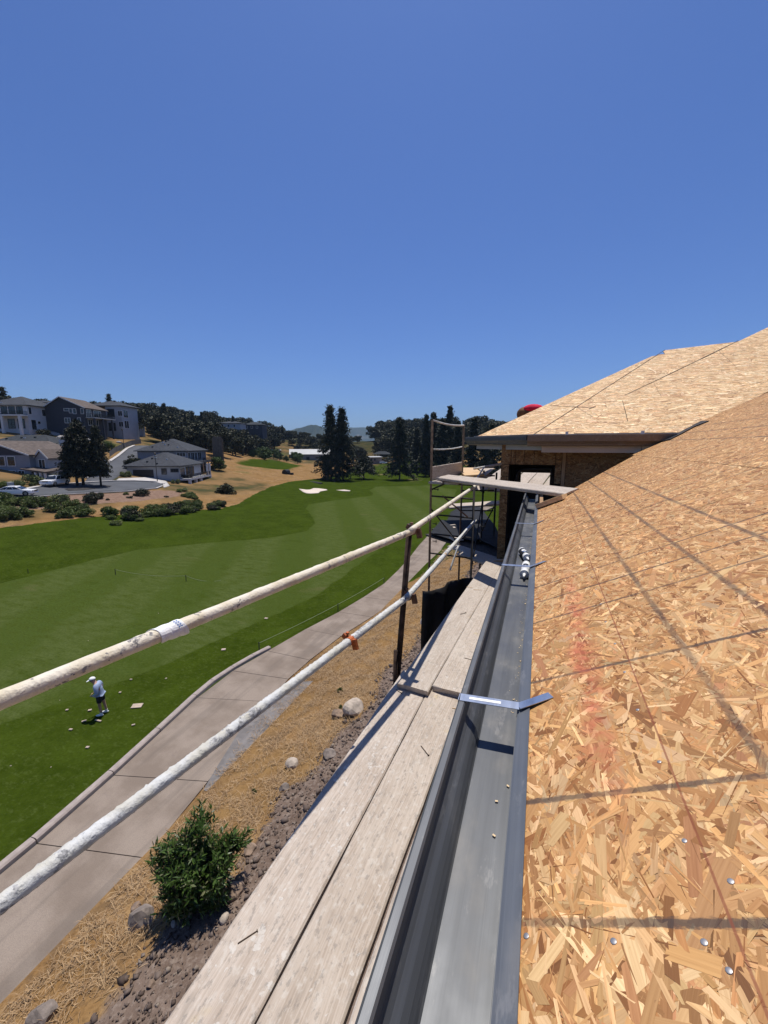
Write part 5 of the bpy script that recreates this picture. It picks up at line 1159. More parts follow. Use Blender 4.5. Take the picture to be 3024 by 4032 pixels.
car('parked_car', 'white sedan half hidden by shrubs at the left edge of the street', cL, heading(sp0, sp1), 4.9, 1.85, [(-2.45, .3), (2.4, .3), (2.46, .55), (2.3, .78), (1.0, .95), (-1.9, .98), (-2.42, .9), (-2.48, .55)], [(1.15, .92), (.2, 1.42), (-.9, 1.44), (-2.0, .95)], .93, .34, (1.5, -1.45))
for i, (px, py, d, lab) in enumerate([(1510, 1818, 236, 'white car parked by the tan block building'), (1375, 1812, 240, 'white van seen through the redwoods')]):
    p = W(px, py, d); p[2] = gz1(p[0], p[1]); car('parked_car', lab, p, math.radians(20), 4.7, 1.9, [(-2.35, .3), (2.35, .3), (2.35, .9), (-2.35, .95)], [(1.1, .9), (.4, 1.5), (-1.9, 1.55), (-2.2, .9)], .9, .34, (1.4, -1.4))
# street furniture
M_LAMPPOST = simple('lamp_post_bronze', (.05, .045, .04), .6, .4)
for px, py0, py1, lab in ((620, 1793, 1899, 'tall lamp post in front of the garage house'), (489, 1697, 1766, 'lamp post on the sandy slope above the climbing road')):
    p = gpx(px, py1); d = float(np.dot(p, AFW)); hh = (py1 - py0) * d / FPX; t = thing('street_lamp', lab, 'lamp', p)
    MB().tube([(0, 0, -.3), (0, 0, hh)], [.09, .06], 8).build('pole', M_LAMPPOST, t); MB().lathe([(0, .08), (.1, .22), (.4, .26), (.5, .1), (.55, .03)], (0, 0, hh), (0, 0, 1), 10).build('lantern', M_LAMPPOST, t); MB().lathe([(-.4, .18), (-.3, .18), (-.28, .1), (0, .09)], (0, 0, .4), (0, 0, 1), 8).build('base', M_LAMPPOST, t)
p = gpx(46, 1940); t = thing('mailbox', 'grey cluster mailbox beside the white sedan', 'mailbox', p)
MB().box((-.4, -.25, .5), (.4, .25, 1.55)).build('cabinet', M_TRIM2, t); MB().box((-.2, -.15, -.2), (.2, .15, .5)).build('pedestal', M_TRIM2, t); MB().box((-.44, -.29, 1.55), (.44, .29, 1.62)).build('cap', M_TRIM2, t)
# machine and hoses on the course
p = atz(1130, 1886, -H); t = thing('turf_machine', 'dark turf roller machine at the edge of the dry field', 'machine', p, .3)
MB().lathe([(-1.1, .9), (-1.05, 1.0), (1.05, 1.0), (1.1, .9)], (-.2, 0, 2.2), (.3, 1, 0), 18).build('drum', M_BLACK, t); MB().box((-1.6, -1.1, .7), (2.2, 1.1, 1.5)).build('chassis', M_STEEL, t); MB().box((.6, -.9, 1.5), (2.1, .9, 2.1)).build('engine_box', M_FELT, t)
for x in (-1.1, 1.5):
    for s in (-1, 1): MB().lathe([(-.2, .55), (-.18, .6), (.18, .6), (.2, .55)], (x, s * 1.2, .6), (0, 1, 0), 14).build('wheel', M_TYRE, t)
MB().box((-3.8, -.5, .4), (-1.5, .5, .65)).build('hitch', M_STEEL, t)
for k, (a, b_) in enumerate((((1145, 1888), (1262, 1905)), ((1160, 1886), (1268, 1904)))):
    o = MB().tube([tuple(atz(*a, -H + .25)), tuple((atz(*a, -H + .2) + atz(*b_, -H + .2)) / 2 + np.array([0, .6, 0])), tuple(atz(*b_, -H + .15))], .26, 8).build('drain_pipe', M_STEEL, loc=atz(*a, -H)); tag(o, ['nearer black pipe lying on the turf left of the bunker', 'farther black pipe lying on the turf left of the bunker'][k], 'pipe')
# ------------------------------------------------------------------ vegetation
def leaf_mat(name, c0, c1, dry=None, rough=.65, trans=.0):
    m, nt, b = new_mat(name)
    rnd_ = nt.nodes.new('ShaderNodeNewGeometry').outputs['Random Per Island']; oi = nt.nodes.new('ShaderNodeObjectInfo').outputs['Random']
    c = mixc(nt, rnd_, c0, c1)
    if dry: c = mixc(nt, sstep(nt, rnd_, .86, .9, 0, .8), c, dry)
    c = mixc(nt, oi, vscale(nt, c, (.75, .78, .8)), vscale(nt, c, (1.2, 1.15, 1.1)))
    put(nt, b.inputs['Base Color'], c); b.inputs['Roughness'].default_value = rough; b.inputs['Specular IOR Level'].default_value = .25
    if trans:
        tr = nd(nt, 'BsdfTranslucent', {0: vscale(nt, c, (1.2, 1.5, .6))}); mx = nd(nt, 'MixShader', {0: trans, 1: b.outputs[0], 2: tr.outputs[0]})
        nt.links.new(mx.outputs[0], nt.nodes['Material Output'].inputs[0])
    return m
M_OAK = leaf_mat('oak_leaves', (.024, .029, .011), (.066, .068, .028), (.11, .092, .048))
M_OAKG = leaf_mat('bright_leaves', (.045, .075, .014), (.085, .125, .03))
M_CON = leaf_mat('conifer_needles', (.017, .024, .013), (.050, .058, .028), (.085, .068, .042))
M_ISL = leaf_mat('cedar_leaves', (.016, .021, .011), (.040, .044, .022), (.07, .05, .03))
M_SHR = leaf_mat('shrub_leaves', (.060, .085, .020), (.150, .185, .058), (.20, .15, .08), .6, .15)
M_OLE = leaf_mat('oleander_leaves', (.022, .048, .009), (.070, .120, .026), (.17, .17, .10), .4, .12)
M_BARK = simple('bark', (.050, .036, .027), .95, 0, .3, 3, .4)
def quads(C, U, Vv):
    """leaf quads centred at C with half axes U, Vv"""
    n = len(C); v = np.stack([C - U - Vv, C + U - Vv, C + U + Vv, C - U + Vv], 1).reshape(-1, 3); f = np.arange(4 * n).reshape(n, 4); return v, f
def mesh_np(name, v, f, m):
    me = bpy.data.meshes.new(name); me.vertices.add(len(v)); me.vertices.foreach_set('co', v.astype(np.float32).ravel())
    k = f.shape[1]; me.loops.add(f.size); me.loops.foreach_set('vertex_index', f.astype(np.int32).ravel()); me.polygons.add(len(f)); me.polygons.foreach_set('loop_start', np.arange(0, f.size, k, dtype=np.int32))
    me.update(calc_edges=True); me.materials.append(m); me.validate(); return me
def rand_axes(rs, n, su, sv, up=.0):
    a = rs.normal(0, 1, (n, 3)); a /= np.linalg.norm(a, axis=1)[:, None]; b_ = rs.normal(0, 1, (n, 3)); b_[:, 2] *= (1 - up); b_ -= a * (a * b_).sum(1)[:, None]; b_ /= np.linalg.norm(b_, axis=1)[:, None]
    return a * su[:, None], b_ * sv[:, None]
def oak_crown(seed, m, n=3400, leaf=.026, lobes=22, base=.10, rx=.46):
    rs = np.random.RandomState(seed); L = []
    for i in range(lobes):
        th = rs.uniform(0, 6.28); z = rs.uniform(base + .12, .90); rr = rx * math.sqrt(max(.05, 1 - ((z - .55) / .48) ** 2)) * rs.uniform(.25, .85); L.append((rr * math.cos(th), rr * math.sin(th), z, rs.uniform(.10, .21)))
    L = np.array(L); k = rs.choice(lobes, n, p=L[:, 3] ** 2 / (L[:, 3] ** 2).sum()); d = rs.normal(0, 1, (n, 3)); d /= np.linalg.norm(d, axis=1)[:, None]
    C = L[k, :3] + d * (L[k, 3] * rs.uniform(.55, 1.08, n))[:, None] * np.array([1.1, 1.1, .8]); s = rs.uniform(.5, 1.3, n) * leaf
    return mesh_np('oak_crown', *quads(C, *rand_axes(rs, n, s, s * .7)), m)
def conifer_crown(seed, m, n=150, base=.10, rad=.17, leaf=.022, droop=.35, top=1.0, shape=.85, per=22, irregular=.3):
    rs = np.random.RandomState(seed); CC = []; UU = []; VV = []
    for i in range(n):
        t = base + (top - base) * (i / n) ** .92; r = rad * ((1 - (t - base) / (top - base)) ** shape + .03) * rs.uniform(1 - irregular, 1.08); th = rs.uniform(0, 6.28); dr = np.array([math.cos(th), math.sin(th), 0])
        s = rs.uniform(.12, 1, per) ** .7; c = dr * (s * r)[:, None] + np.array([0, 0, t]) + np.array([0, 0, 1]) * (-droop * r * s ** 1.6 + .06 * r)[:, None] + rs.normal(0, .012, (per, 3)) * np.array([1, 1, .7]) * (rad / .17)
        CC.append(c); sz = leaf * rs.uniform(.6, 1.3, per) * (1.1 - .4 * t)
        u = dr * .9 + rs.normal(0, .45, (per, 3)); u[:, 2] -= .45; u /= np.linalg.norm(u, axis=1)[:, None]; v = np.cross(u, rs.normal(0, 1, (per, 3))); v /= np.linalg.norm(v, axis=1)[:, None]; UU.append(u * sz[:, None]); VV.append(v * (sz * .45)[:, None])
    return mesh_np('conifer_crown', *quads(np.concatenate(CC), np.concatenate(UU), np.concatenate(VV)), m)
def trunk_mesh(seed, h, r, limbs=5, top=.9):
    rs = random.Random(seed); mb = MB(); mb.tube([(0, 0, -.04), (0, 0, .02), (rs.uniform(-.01, .01), rs.uniform(-.01, .01), h * .5), (0, 0, h)], [r * 1.5, r, r * .75, r * .2], 7)
    for i in range(limbs):
        z = h * rs.uniform(.45, .9); th = rs.uniform(0, 6.28); l = rs.uniform(.12, .28); mb.tube([(0, 0, z), (math.cos(th) * l * .5, math.sin(th) * l * .5, z + l * .35), (math.cos(th) * l, math.sin(th) * l, z + l * .8)], [r * .4, r * .25, r * .08], 5)
    me = bpy.data.meshes.new('trunk'); me.from_pydata(mb.v, [], mb.f); me.materials.append(M_BARK); return me
OAKS = [(oak_crown(i, M_OAK), trunk_mesh(i, .6, .028)) for i in range(5)]
OAKG = [(oak_crown(20 + i, M_OAKG), trunk_mesh(20 + i, .6, .025)) for i in range(2)]
CONS = [(conifer_crown(40 + i, M_CON, 110, .07, [.19, .24, .17, .30][i], .017, .45, 1.0, [.9, .95, .85, .8][i], 44, .6), trunk_mesh(40 + i, .96, .014, 0)) for i in range(4)]
def tree(name, label, cat, crown, trunk, p, h, rz=0.0, group=None, sx=1.0):
    t = thing(name, label, cat, p, rz, group); t.scale = (h * sx, h * sx, h)
    for nm, me in (('crown', crown), ('trunk', trunk)): o = bpy.data.objects.new(nm, me); link(o); o.parent = t
    return t
def tree_px(name, label, kind, px, ytop, ybase, d, cat='tree', sx=1.0, group=None, k=None, zfix=False):
    p = W(px, ybase, d); h = (ybase - ytop) * d / FPX * 1.0
    z = gz1(p[0], p[1])
    if not zfix: h += max(0, p[2] - z) if p[2] > z else 0; p[2] = min(p[2], z) if p[2] > z else p[2]
    cr, tr = kind[k if k is not None else R.randrange(len(kind))]; return tree(name, label, cat, cr, tr, p, h, R.uniform(0, 6), group, sx)
RED = [(conifer_crown(60 + i, M_CON, 135, .115, [.30, .31, .30][i], .0125, .50, 1.0, [.95, .92, .72][i], 80, .75), trunk_mesh(60 + i, .97, .014, 0)) for i in range(3)]
tree_px('redwood_tree', 'left one of the twin tall redwoods behind the bunkers', RED, 1305, 1608, 1896, 132, k=0); tree_px('redwood_tree', 'right one of the twin tall redwoods behind the bunkers', RED, 1350, 1618, 1898, 131, k=1)
tree_px('redwood_tree', 'single dense conifer standing right of the twin redwoods', RED, 1573, 1652, 1889, 136, k=2, sx=1.05)
CED = (conifer_crown(71, M_CON, 170, .28, .62, .035, .25, 1.0, .55, 26, .55), trunk_mesh(71, .7, .035, 4)); tree_px('cedar_tree', 'low spreading cedar between the redwoods and the single conifer', [CED], 1432, 1792, 1884, 137, sx=1.0)
ISL = [(conifer_crown(80 + i, M_ISL, 300, .19, .30, .0165, .12, 1.0, .50, 40, .6), trunk_mesh(80 + i, .9, .024, 3)) for i in range(3)]
tree_px('cedar_tree', 'left dark cedar on the island in the street', ISL, 306, 1690, 1920, 73, k=0, sx=.92); tree_px('cedar_tree', 'middle and tallest dark cedar on the street island', ISL, 330, 1664, 1918, 74, k=1, sx=.88); tree_px('cedar_tree', 'right slimmer cedar on the street island', ISL, 398, 1684, 1913, 75, k=2, sx=.68)
drape('planting_island', 'dark planted island under the three cedars', P2([(255, 1930), (300, 1922), (400, 1912), (440, 1916), (430, 1922), (330, 1934), (270, 1937)]), .16, simple('island_mulch', (.035, .030, .026), .95, 0, .3, 2), 1.0)
# skyline and hillside
for i, (px, yt, yb, d, k, sx) in enumerate([(652, 1592, 1700, 172, 3, 1.0), (685, 1632, 1705, 175, 1, 1), (733, 1634, 1700, 220, 0, 1), (760, 1626, 1700, 225, 1, 1), (798, 1624, 1700, 230, 0, 1.2), (920, 1640, 1700, 240, 2, 1), (440, 1556, 1680, 175, 3, .9), (483, 1600, 1690, 170, 1, 1), (24, 1528, 1640, 150, 3, 1.1), (-2, 1540, 1640, 150, 1, 1), (1113, 1676, 1740, 300, 1, 1), (1085, 1686, 1740, 300, 0, 1), (1675, 1640, 1880, 150, 0, 1.0), (1703, 1632, 1880, 160, 2, 1.3), (1766, 1608, 1880, 150, 0, 1.0), (1640, 1690, 1868, 170, 1, 1.2),
        (1740, 1655, 1880, 140, 1, 1.2), (1800, 1665, 1885, 135, 3, .8), (1860, 1655, 1890, 130, 0, 1.3), (1930, 1672, 1890, 128, 1, 1.2), (1905, 1690, 1890, 122, 3, .8), (1985, 1690, 1890, 130, 1, 1.2)]):
    lab = ['tall broad conifer standing above the wood on the hill', 'small conifer beside the tall broad one on the hill', 'slim conifer on the skyline above the garage house', 'second slim conifer on the skyline above the wood', 'paired conifer at the right of the skyline group', 'thin conifer in front of the far crest houses', 'conical tree behind the stacked balconies house', 'small conifer right of the stacked balconies house', 'conical tree above the roof of the columned house', 'conifer cut by the left edge above the columned roof', 'small spire conifer on the far left ridge', 'smaller spire conifer on the far left ridge', 'conifer left of the scaffold guard frame', 'narrow conifer behind the scaffold left post', 'tallest pointed conifer behind the scaffold guard frame', 'short conifer at the back of the worn turf', 'dense conifer behind the scaffold mid rail', 'broad dark conifer behind the scaffold deck', 'conifer behind the right scaffold post', 'conifer close to the bay corner', 'low conifer between scaffold and bay wall', 'conifer half hidden by the bay wall'][i]
    tree_px('conifer_tree', lab, CONS, px, yt, yb, d, k=k, sx=sx)
rs = random.Random(21); placed = 0
def wood(n, px0, px1, d0, d1, h0, h1, label, group, kinds, cond=None, zones=None, rows=(' low in the wood', ' at mid height', ' near the crest')):
    for _ in range(n):
        for _try in range(20):
            px = rs.uniform(px0, px1); d = d0 + (d1 - d0) * rs.random() ** .8; p = W(px, 1755, d); z = gz1(p[0], p[1])
            yb = CY - FPX * float(np.dot((p[0], p[1], z), AUP)) / float(np.dot((p[0], p[1], z), AFW))
            if cond is None or cond(px, yb, d): break
        cr, tr = rs.choice(kinds); h = rs.uniform(h0, h1); lab, grp = label, group
        if zones:
            zn = [t_ for x_, t_ in zones if px < x_][0]; rw = rows[min(len(rows) - 1, int((d - d0) / (d1 - d0) * len(rows)))]; lab = label + ' ' + zn + rw; grp = group + ' ' + zn + rw
        tree('oak_tree', lab, 'tree', cr, tr, (p[0], p[1], z), h, rs.uniform(0, 6), grp, rs.uniform(.95, 1.35))
wood(165, 470, 1090, 148, 300, 7, 12, 'dark oak of the left wood', 'oaks of the left wood', OAKS, lambda x, y, d: not (x > 560 and y > 1800) and not (x < 560 and d < 150 + (560 - x) * .35),
     [(600, 'beside the stucco house'), (700, 'above the rear house roof'), (790, 'right of the rear roof peak'), (880, 'behind the timber tower'), (980, 'below the crest houses'), (1200, 'toward the barns')])
wood(18, 900, 1120, 275, 420, 9, 13, 'dark tree', 'dark trees', OAKS, None, [(1040, 'left of the barns'), (1180, 'above the smaller barn'), (1450, 'above the long barn')], (' in front', ' farther back'))
wood(64, 1050, 1420, 262, 400, 4.5, 8.0, 'low dark tree', 'low dark trees', OAKS, None, [(1200, 'behind the smaller barn'), (1300, 'behind the long barn'), (1450, 'behind the cedar')], (' in front', ' farther back'))
wood(85, 1468, 2010, 240, 385, 11, 17, 'dark oak of the right hill', 'oaks of the right hill', OAKS, None, [(1530, 'beside the valley gap'), (1640, 'behind the single conifer'), (1760, 'behind the scaffold guard frame'), (1880, 'right of the guard frame'), (2100, 'beside the bay corner')], (' low down', ' at mid height', ' on the crest'))
wood(14, 960, 1180, 185, 250, 3.5, 6.5, 'bright green bush tree below the left wood', 'bright bushes below the left wood', OAKG)
wood(10, 1590, 1700, 215, 240, 3, 5, 'bright green bush tree behind the single conifer', 'bright bushes behind the single conifer', OAKG)
wood(22, 1500, 1900, 400, 520, 12, 18, 'far dark tree closing the valley gap', 'far trees in the valley gap', OAKS)
wood(12, -20, 470, 175, 230, 8, 11, 'dark tree behind the upper row of houses', 'trees behind the upper houses', OAKS)
tree_px('round_tree', 'small round tree at the corner of the turf and shrub bank', OAKS, 897, 1905, 1988, 88, k=1, sx=1.25); tree_px('round_tree', 'green round tree beside the timber tower', OAKG, 862, 1797, 1842, 122, k=0, sx=1.1); tree_px('round_tree', 'small lollipop street tree at the corner of the rear house', OAKS, 524, 1787, 1826, 100, k=2)
# palm behind the columned house
p = W(138, 1600, 140); t = thing('palm_tree', 'palm crown above the roofs of the upper row', 'palm', (p[0], p[1], p[2] - 8)); MB().tube([(0, 0, 0), (0, 0, 9.6)], [.35, .25], 8).build('trunk', M_BARK, t)
for k in range(26):
    th = k * 2.4; el = R.uniform(-.2, 1.1); mb = MB(); pts = [Vector((math.cos(th) * s * 2.6 * math.cos(el), math.sin(th) * s * 2.6 * math.cos(el), 9.6 + s * 2.6 * math.sin(el) - s * s * 1.2)) for s in (0, .35, .7, 1)]
    sd = Vector((-math.sin(th), math.cos(th), 0)); vs_ = [q + sd * w_ for q, w_ in zip(pts, (.05, .32, .28, .02))] + [q - sd * w_ for q, w_ in zip(pts, (.05, .32, .28, .02))]
    mb.add(vs_, [(i, i + 1, 5 + i, 4 + i) for i in range(3)]); mb.build('frond', M_CON, t)
# shrubs on the bank below the street
def shrub_mesh(seed, m, n=2200, leaf=.055):
    rs_ = np.random.RandomState(seed); k = 9; L = np.stack([rs_.uniform(-.55, .55, k), rs_.uniform(-.55, .55, k), rs_.uniform(.2, .62, k), rs_.uniform(.2, .38, k)], 1); i = rs_.randint(0, k, n); d = rs_.normal(0, 1, (n, 3)); d /= np.linalg.norm(d, axis=1)[:, None]
    C = L[i, :3] + d * (L[i, 3] * rs_.uniform(.5, 1.1, n))[:, None]; C[:, 2] = np.abs(C[:, 2]); s = rs_.uniform(.5, 1.3, n) * leaf; return mesh_np('shrub_foliage', *quads(C, *rand_axes(rs_, n, s, s * .55)), m)
M_SHRD = leaf_mat('dark_shrub_leaves', (.022, .028, .012), (.055, .060, .028), (.12, .085, .06)); M_SHRY = leaf_mat('light_shrub_leaves', (.09, .115, .035), (.17, .19, .075))
SHR = [shrub_mesh(i, M_SHR) for i in range(4)] + [shrub_mesh(9, M_SHRD), shrub_mesh(12, M_SHRD), shrub_mesh(10, M_SHRY), shrub_mesh(11, M_SHRY)]
stem = MB().tube([(0, 0, -.05), (.02, 0, .3), (.1, .05, .6)], [.04, .03, .01], 5).tube([(0, 0, .1), (-.12, .06, .55)], [.025, .01], 5)
stem_me = bpy.data.meshes.new('stem'); stem_me.from_pydata(stem.v, [], stem.f); stem_me.materials.append(M_BARK)
def shrub(label, p, r, h, k, group=None, name='shrub'):
    t = thing(name, label, 'shrub', p, R.uniform(0, 6), group); t.scale = (r, r, h)
    for nm, me in (('foliage', SHR[k]), ('stem', stem_me)): o = bpy.data.objects.new(nm, me); link(o); o.parent = t
    return t
def shrubs(n, poly, r0, r1, label, group, kinds):
    P = np.array(poly); k = 0
    while k < n:
        x, y = R.uniform(P[:, 0].min(), P[:, 0].max()), R.uniform(P[:, 1].min(), P[:, 1].max())
        if sdist(poly, np.array([x]), np.array([y]))[0] < 0: continue
        p = gpx(x, y); r = R.uniform(r0, r1); f = (x - P[:, 0].min()) / (P[:, 0].max() - P[:, 0].min()); f = int(f * 4 * .999) if n > 12 else int(f * 2 * .999) * 3; zt = [', at its left end', ', left of its middle', ', right of its middle', ', at its right end'][f]; shrub(label + zt, p, r, r * R.uniform(.55, 1.0), R.choice(kinds), group + zt); k += 1
shrubs(46, [(400, 2055), (430, 2018), (560, 1998), (700, 1985), (870, 1985), (880, 2005), (700, 2028), (480, 2068)], .8, 1.7, 'green shrub in the dense band above the turf edge', 'shrubs in the dense band above the turf', [0, 1, 2, 3, 4, 0])
shrubs(28, [(-5, 2052), (-5, 1965), (110, 1962), (150, 1995), (120, 2028), (60, 2046)], .8, 1.8, 'green shrub in the thicket below the white sedan', 'shrubs in the thicket at the left edge', [0, 1, 2, 3])
shrubs(9, [(690, 1985), (700, 1935), (740, 1938), (780, 1975), (775, 1990)], .9, 1.5, 'green shrub in front of the balcony house columns', 'shrubs in front of the balcony house', [0, 2, 6])
shrubs(8, [(240, 2060), (250, 2000), (330, 1990), (345, 2050)], 1.0, 1.6, 'green shrub among dry grass in the middle of the bank', 'shrubs in the middle of the bank', [1, 3, 0])
shrubs(14, [(120, 2000), (180, 1960), (440, 1950), (600, 1945), (660, 1960), (430, 1985)], .35, .7, 'low shrub in the bare soil under the street kerb', 'low shrubs along the street kerb', [4, 5, 0, 7])
for i, (px, py, r, k, lab) in enumerate([(245, 1985, 1.7, 6, 'feathery light green shrub below the street'), (220, 2015, 1.5, 0, 'round shrub under the feathery one'), (378, 1962, 1.3, 5, 'dark clipped bush below the street kerb'), (372, 1985, 1.6, 4, 'dark bush stacked under the clipped one'), (570, 1955, 1.5, 4, 'dark round bush at the end of the cul de sac'), (170, 1985, 1.2, 1, 'small shrub left of the feathery one'),
        (135, 1905, 1.9, 7, 'yellow green bush by the porch of the left house'), (75, 1921, 1.4, 6, 'light hedge bush behind the sedan'), (130, 1914, .8, 7, 'small bush beside the four wheel drive'), (15, 1920, 1.3, 3, 'bush by the mailbox'), (495, 1878, 1.5, 7, 'olive grass clump beside the driveway'), (640, 1885, .9, 7, 'pale grass clump by the garage house wall'), (690, 1905, 1.2, 7, 'pale grass clump at the driveway end'),
        (165, 1718, 2.3, 4, 'dark bush on the sandy slope under the slate house'), (330, 1705, 3.0, 4, 'dark bush under the slate house windows'), (420, 1775, 3.0, 0, 'green bush at the bend of the climbing road'), (350, 1795, 2.5, 3, 'green bush behind the island cedars'), (385, 1720, 2.4, 4, 'bush below the slate house balcony'), (230, 1700, 1.6, 5, 'dark bush on the sandy slope right of the columned house')]):
    shrub(lab, gpx(px, py), r, r * .95, k)
for i, (px, py, r) in enumerate([(215, 1712, 1.6), (190, 1706, 1.1), (240, 1725, 1.3), (340, 1735, 1.2), (470, 1745, .9), (150, 1700, 1.0)]):
    p = gpx(px, py); lumpy('rock', ['broad rock on the sandy slope', 'tilted rock on the sandy slope', 'low rock on the sandy slope', 'rock under the slate house', 'rock beside the climbing road', 'rock near the columned house'][i], 'rock', p, (r * 1.4, r, r * .6), M_STUCCO, 60 + i, .10, 2, facet=True)

# ------------------------------------------------------------------ near bank: straw, soil clods, rocks, oleander
M_STRAW = leaf_mat('straw', (.28, .165, .078), (.53, .365, .20), (.15, .088, .045), .7)
rsn = np.random.RandomState(3)
def blades(name, label, n, X, Y, L0, L1, w, m, lift):
    z = gz(X, Y) + .01; an = rsn.uniform(0, 6.28, n); L = rsn.uniform(L0, L1, n); tilt = rsn.uniform(.02, lift, n); dx, dy = np.cos(an) * L, np.sin(an) * L
    a = np.stack([X, Y, z], 1); mid = a + np.stack([dx * .55, dy * .55, L * tilt], 1); e = a + np.stack([dx, dy, L * tilt * rsn.uniform(.3, 1.2, n)], 1); s = np.stack([-np.sin(an), np.cos(an), rsn.normal(0, .3, n)], 1) * (w * rsn.uniform(.6, 1.4, n))[:, None]
    v = np.stack([a - s, a + s, mid + s, mid - s, e + s * .3, e - s * .3], 1).reshape(-1, 3); k = np.arange(n)[:, None] * 6; f = np.concatenate([k + np.array([[0, 1, 2, 3]]), k + np.array([[3, 2, 4, 5]])])
    o = bpy.data.objects.new(name, mesh_np(name, v, f, m)); link(o); return tag(o, label, None, None, 'stuff')
n = 240000; X = rsn.uniform(-11.2, -3.5, n); Y = rsn.uniform(-2, 42, n)
pR = np.interp(Y, [p[1] for p in PR], [p[0] for p in PR]); sdD = sdist(dirt, X, Y); clump = np.sin(X * 3.1 + np.sin(Y * 2.3) * 2) * np.sin(Y * 2.7 + np.sin(X * 1.9) * 2)
ok = (X > pR + .05 + .25 * rsn.rand(n)) & (sdD < .1 - .5 * rsn.rand(n) ** 2) & (rsn.rand(n) < .42 + .52 * clump)
blades('dry_grass', 'dry golden grass matted over the bank beside the path', int(ok.sum()), X[ok], Y[ok], .06, .30, .0046, M_STRAW, .55)
n = 26000; X = rsn.uniform(-9, -3.0, n); Y = rsn.uniform(0, 34, n); ok = (sdist(dirt, X, Y) > -.35 * rsn.rand(n)); X, Y = X[ok], Y[ok]; n = len(X)
s = np.clip(rsn.lognormal(math.log(.024), .6, n), .008, .11); oct_ = np.array([[1, 0, 0], [-1, 0, 0], [0, 1, 0], [0, -1, 0], [0, 0, 1], [0, 0, -1]], float); of = np.array([[0, 2, 4], [2, 1, 4], [1, 3, 4], [3, 0, 4], [2, 0, 5], [1, 2, 5], [3, 1, 5], [0, 3, 5]])
v = oct_[None] * rsn.uniform(.6, 1.3, (n, 6, 1)) * s[:, None, None] + rsn.normal(0, .22, (n, 6, 3)) * s[:, None, None]; v += np.stack([X, Y, gz(X, Y) + s * .25], 1)[:, None]
M_CLOD = leaf_mat('soil_clods', (.10, .068, .052), (.22, .165, .135), (.34, .27, .21), .9)
o = bpy.data.objects.new('soil_clods', mesh_np('soil_clods', v.reshape(-1, 3), (of[None] + np.arange(n)[:, None, None] * 6).reshape(-1, 3), M_CLOD)); link(o); tag(o, 'brown clods and stones of the bare soil strip', None, None, 'stuff')
M_ROCK = simple('bank_rock', (.22, .155, .11), .95, 0, .35, 6, .6); M_ROCKG = simple('grey_rock', (.19, .155, .13), .95, 0, .35, 5, .6); M_ROCKW = simple('pale_rock', (.40, .33, .26), .95, 0, .2, 6, .4)
for i, (px, py, wd, m, lab) in enumerate([(555, 3650, 105, M_ROCKG, 'big grey rock half in the shrub shadow'), (930, 3540, 80, M_ROCK, 'brown rock in the soil right of the shrub'), (955, 3465, 60, M_ROCK, 'upright brown rock above its neighbour beside the shrub'), (985, 3350, 50, M_ROCK, 'brown stone at the right tip of the shrub'), (1392, 2806, 90, M_ROCKW, 'tan boulder at the straw edge under the rail'), (1330, 2832, 48, M_ROCK, 'small rock beside the tan boulder'),
        (1150, 3020, 60, M_ROCKW, 'pale boulder alone in the dry grass'), (1296, 2985, 52, M_ROCKG, 'grey rock on the edge of the soil strip'), (1120, 3118, 40, M_ROCKG, 'grey stone below the soil edge'), (170, 4025, 120, M_ROCKG, 'dark rock cut by the bottom edge'), (745, 3620, 46, M_ROCKW, 'pale stone at the top of the soil corner'), (690, 3662, 32, M_ROCKW, 'round pebble under the pale stone'), (885, 3655, 40, M_ROCKW, 'flat stone near the plank edge'), (595, 3880, 34, M_ROCK, 'small brown stone low in the soil'), (540, 2900 + 690, 36, M_ROCK, 'small stone under the straw')]):
    p = gpx(px, py); d = float(np.dot(p, AFW)); r = wd / 2 * d / FPX; p[2] += r * .25
    lumpy('rock', lab, 'rock', p, (r, r * R.uniform(.8, 1.1), r * R.uniform(.65, .9)), m, 90 + i, .08, 3, facet=True)
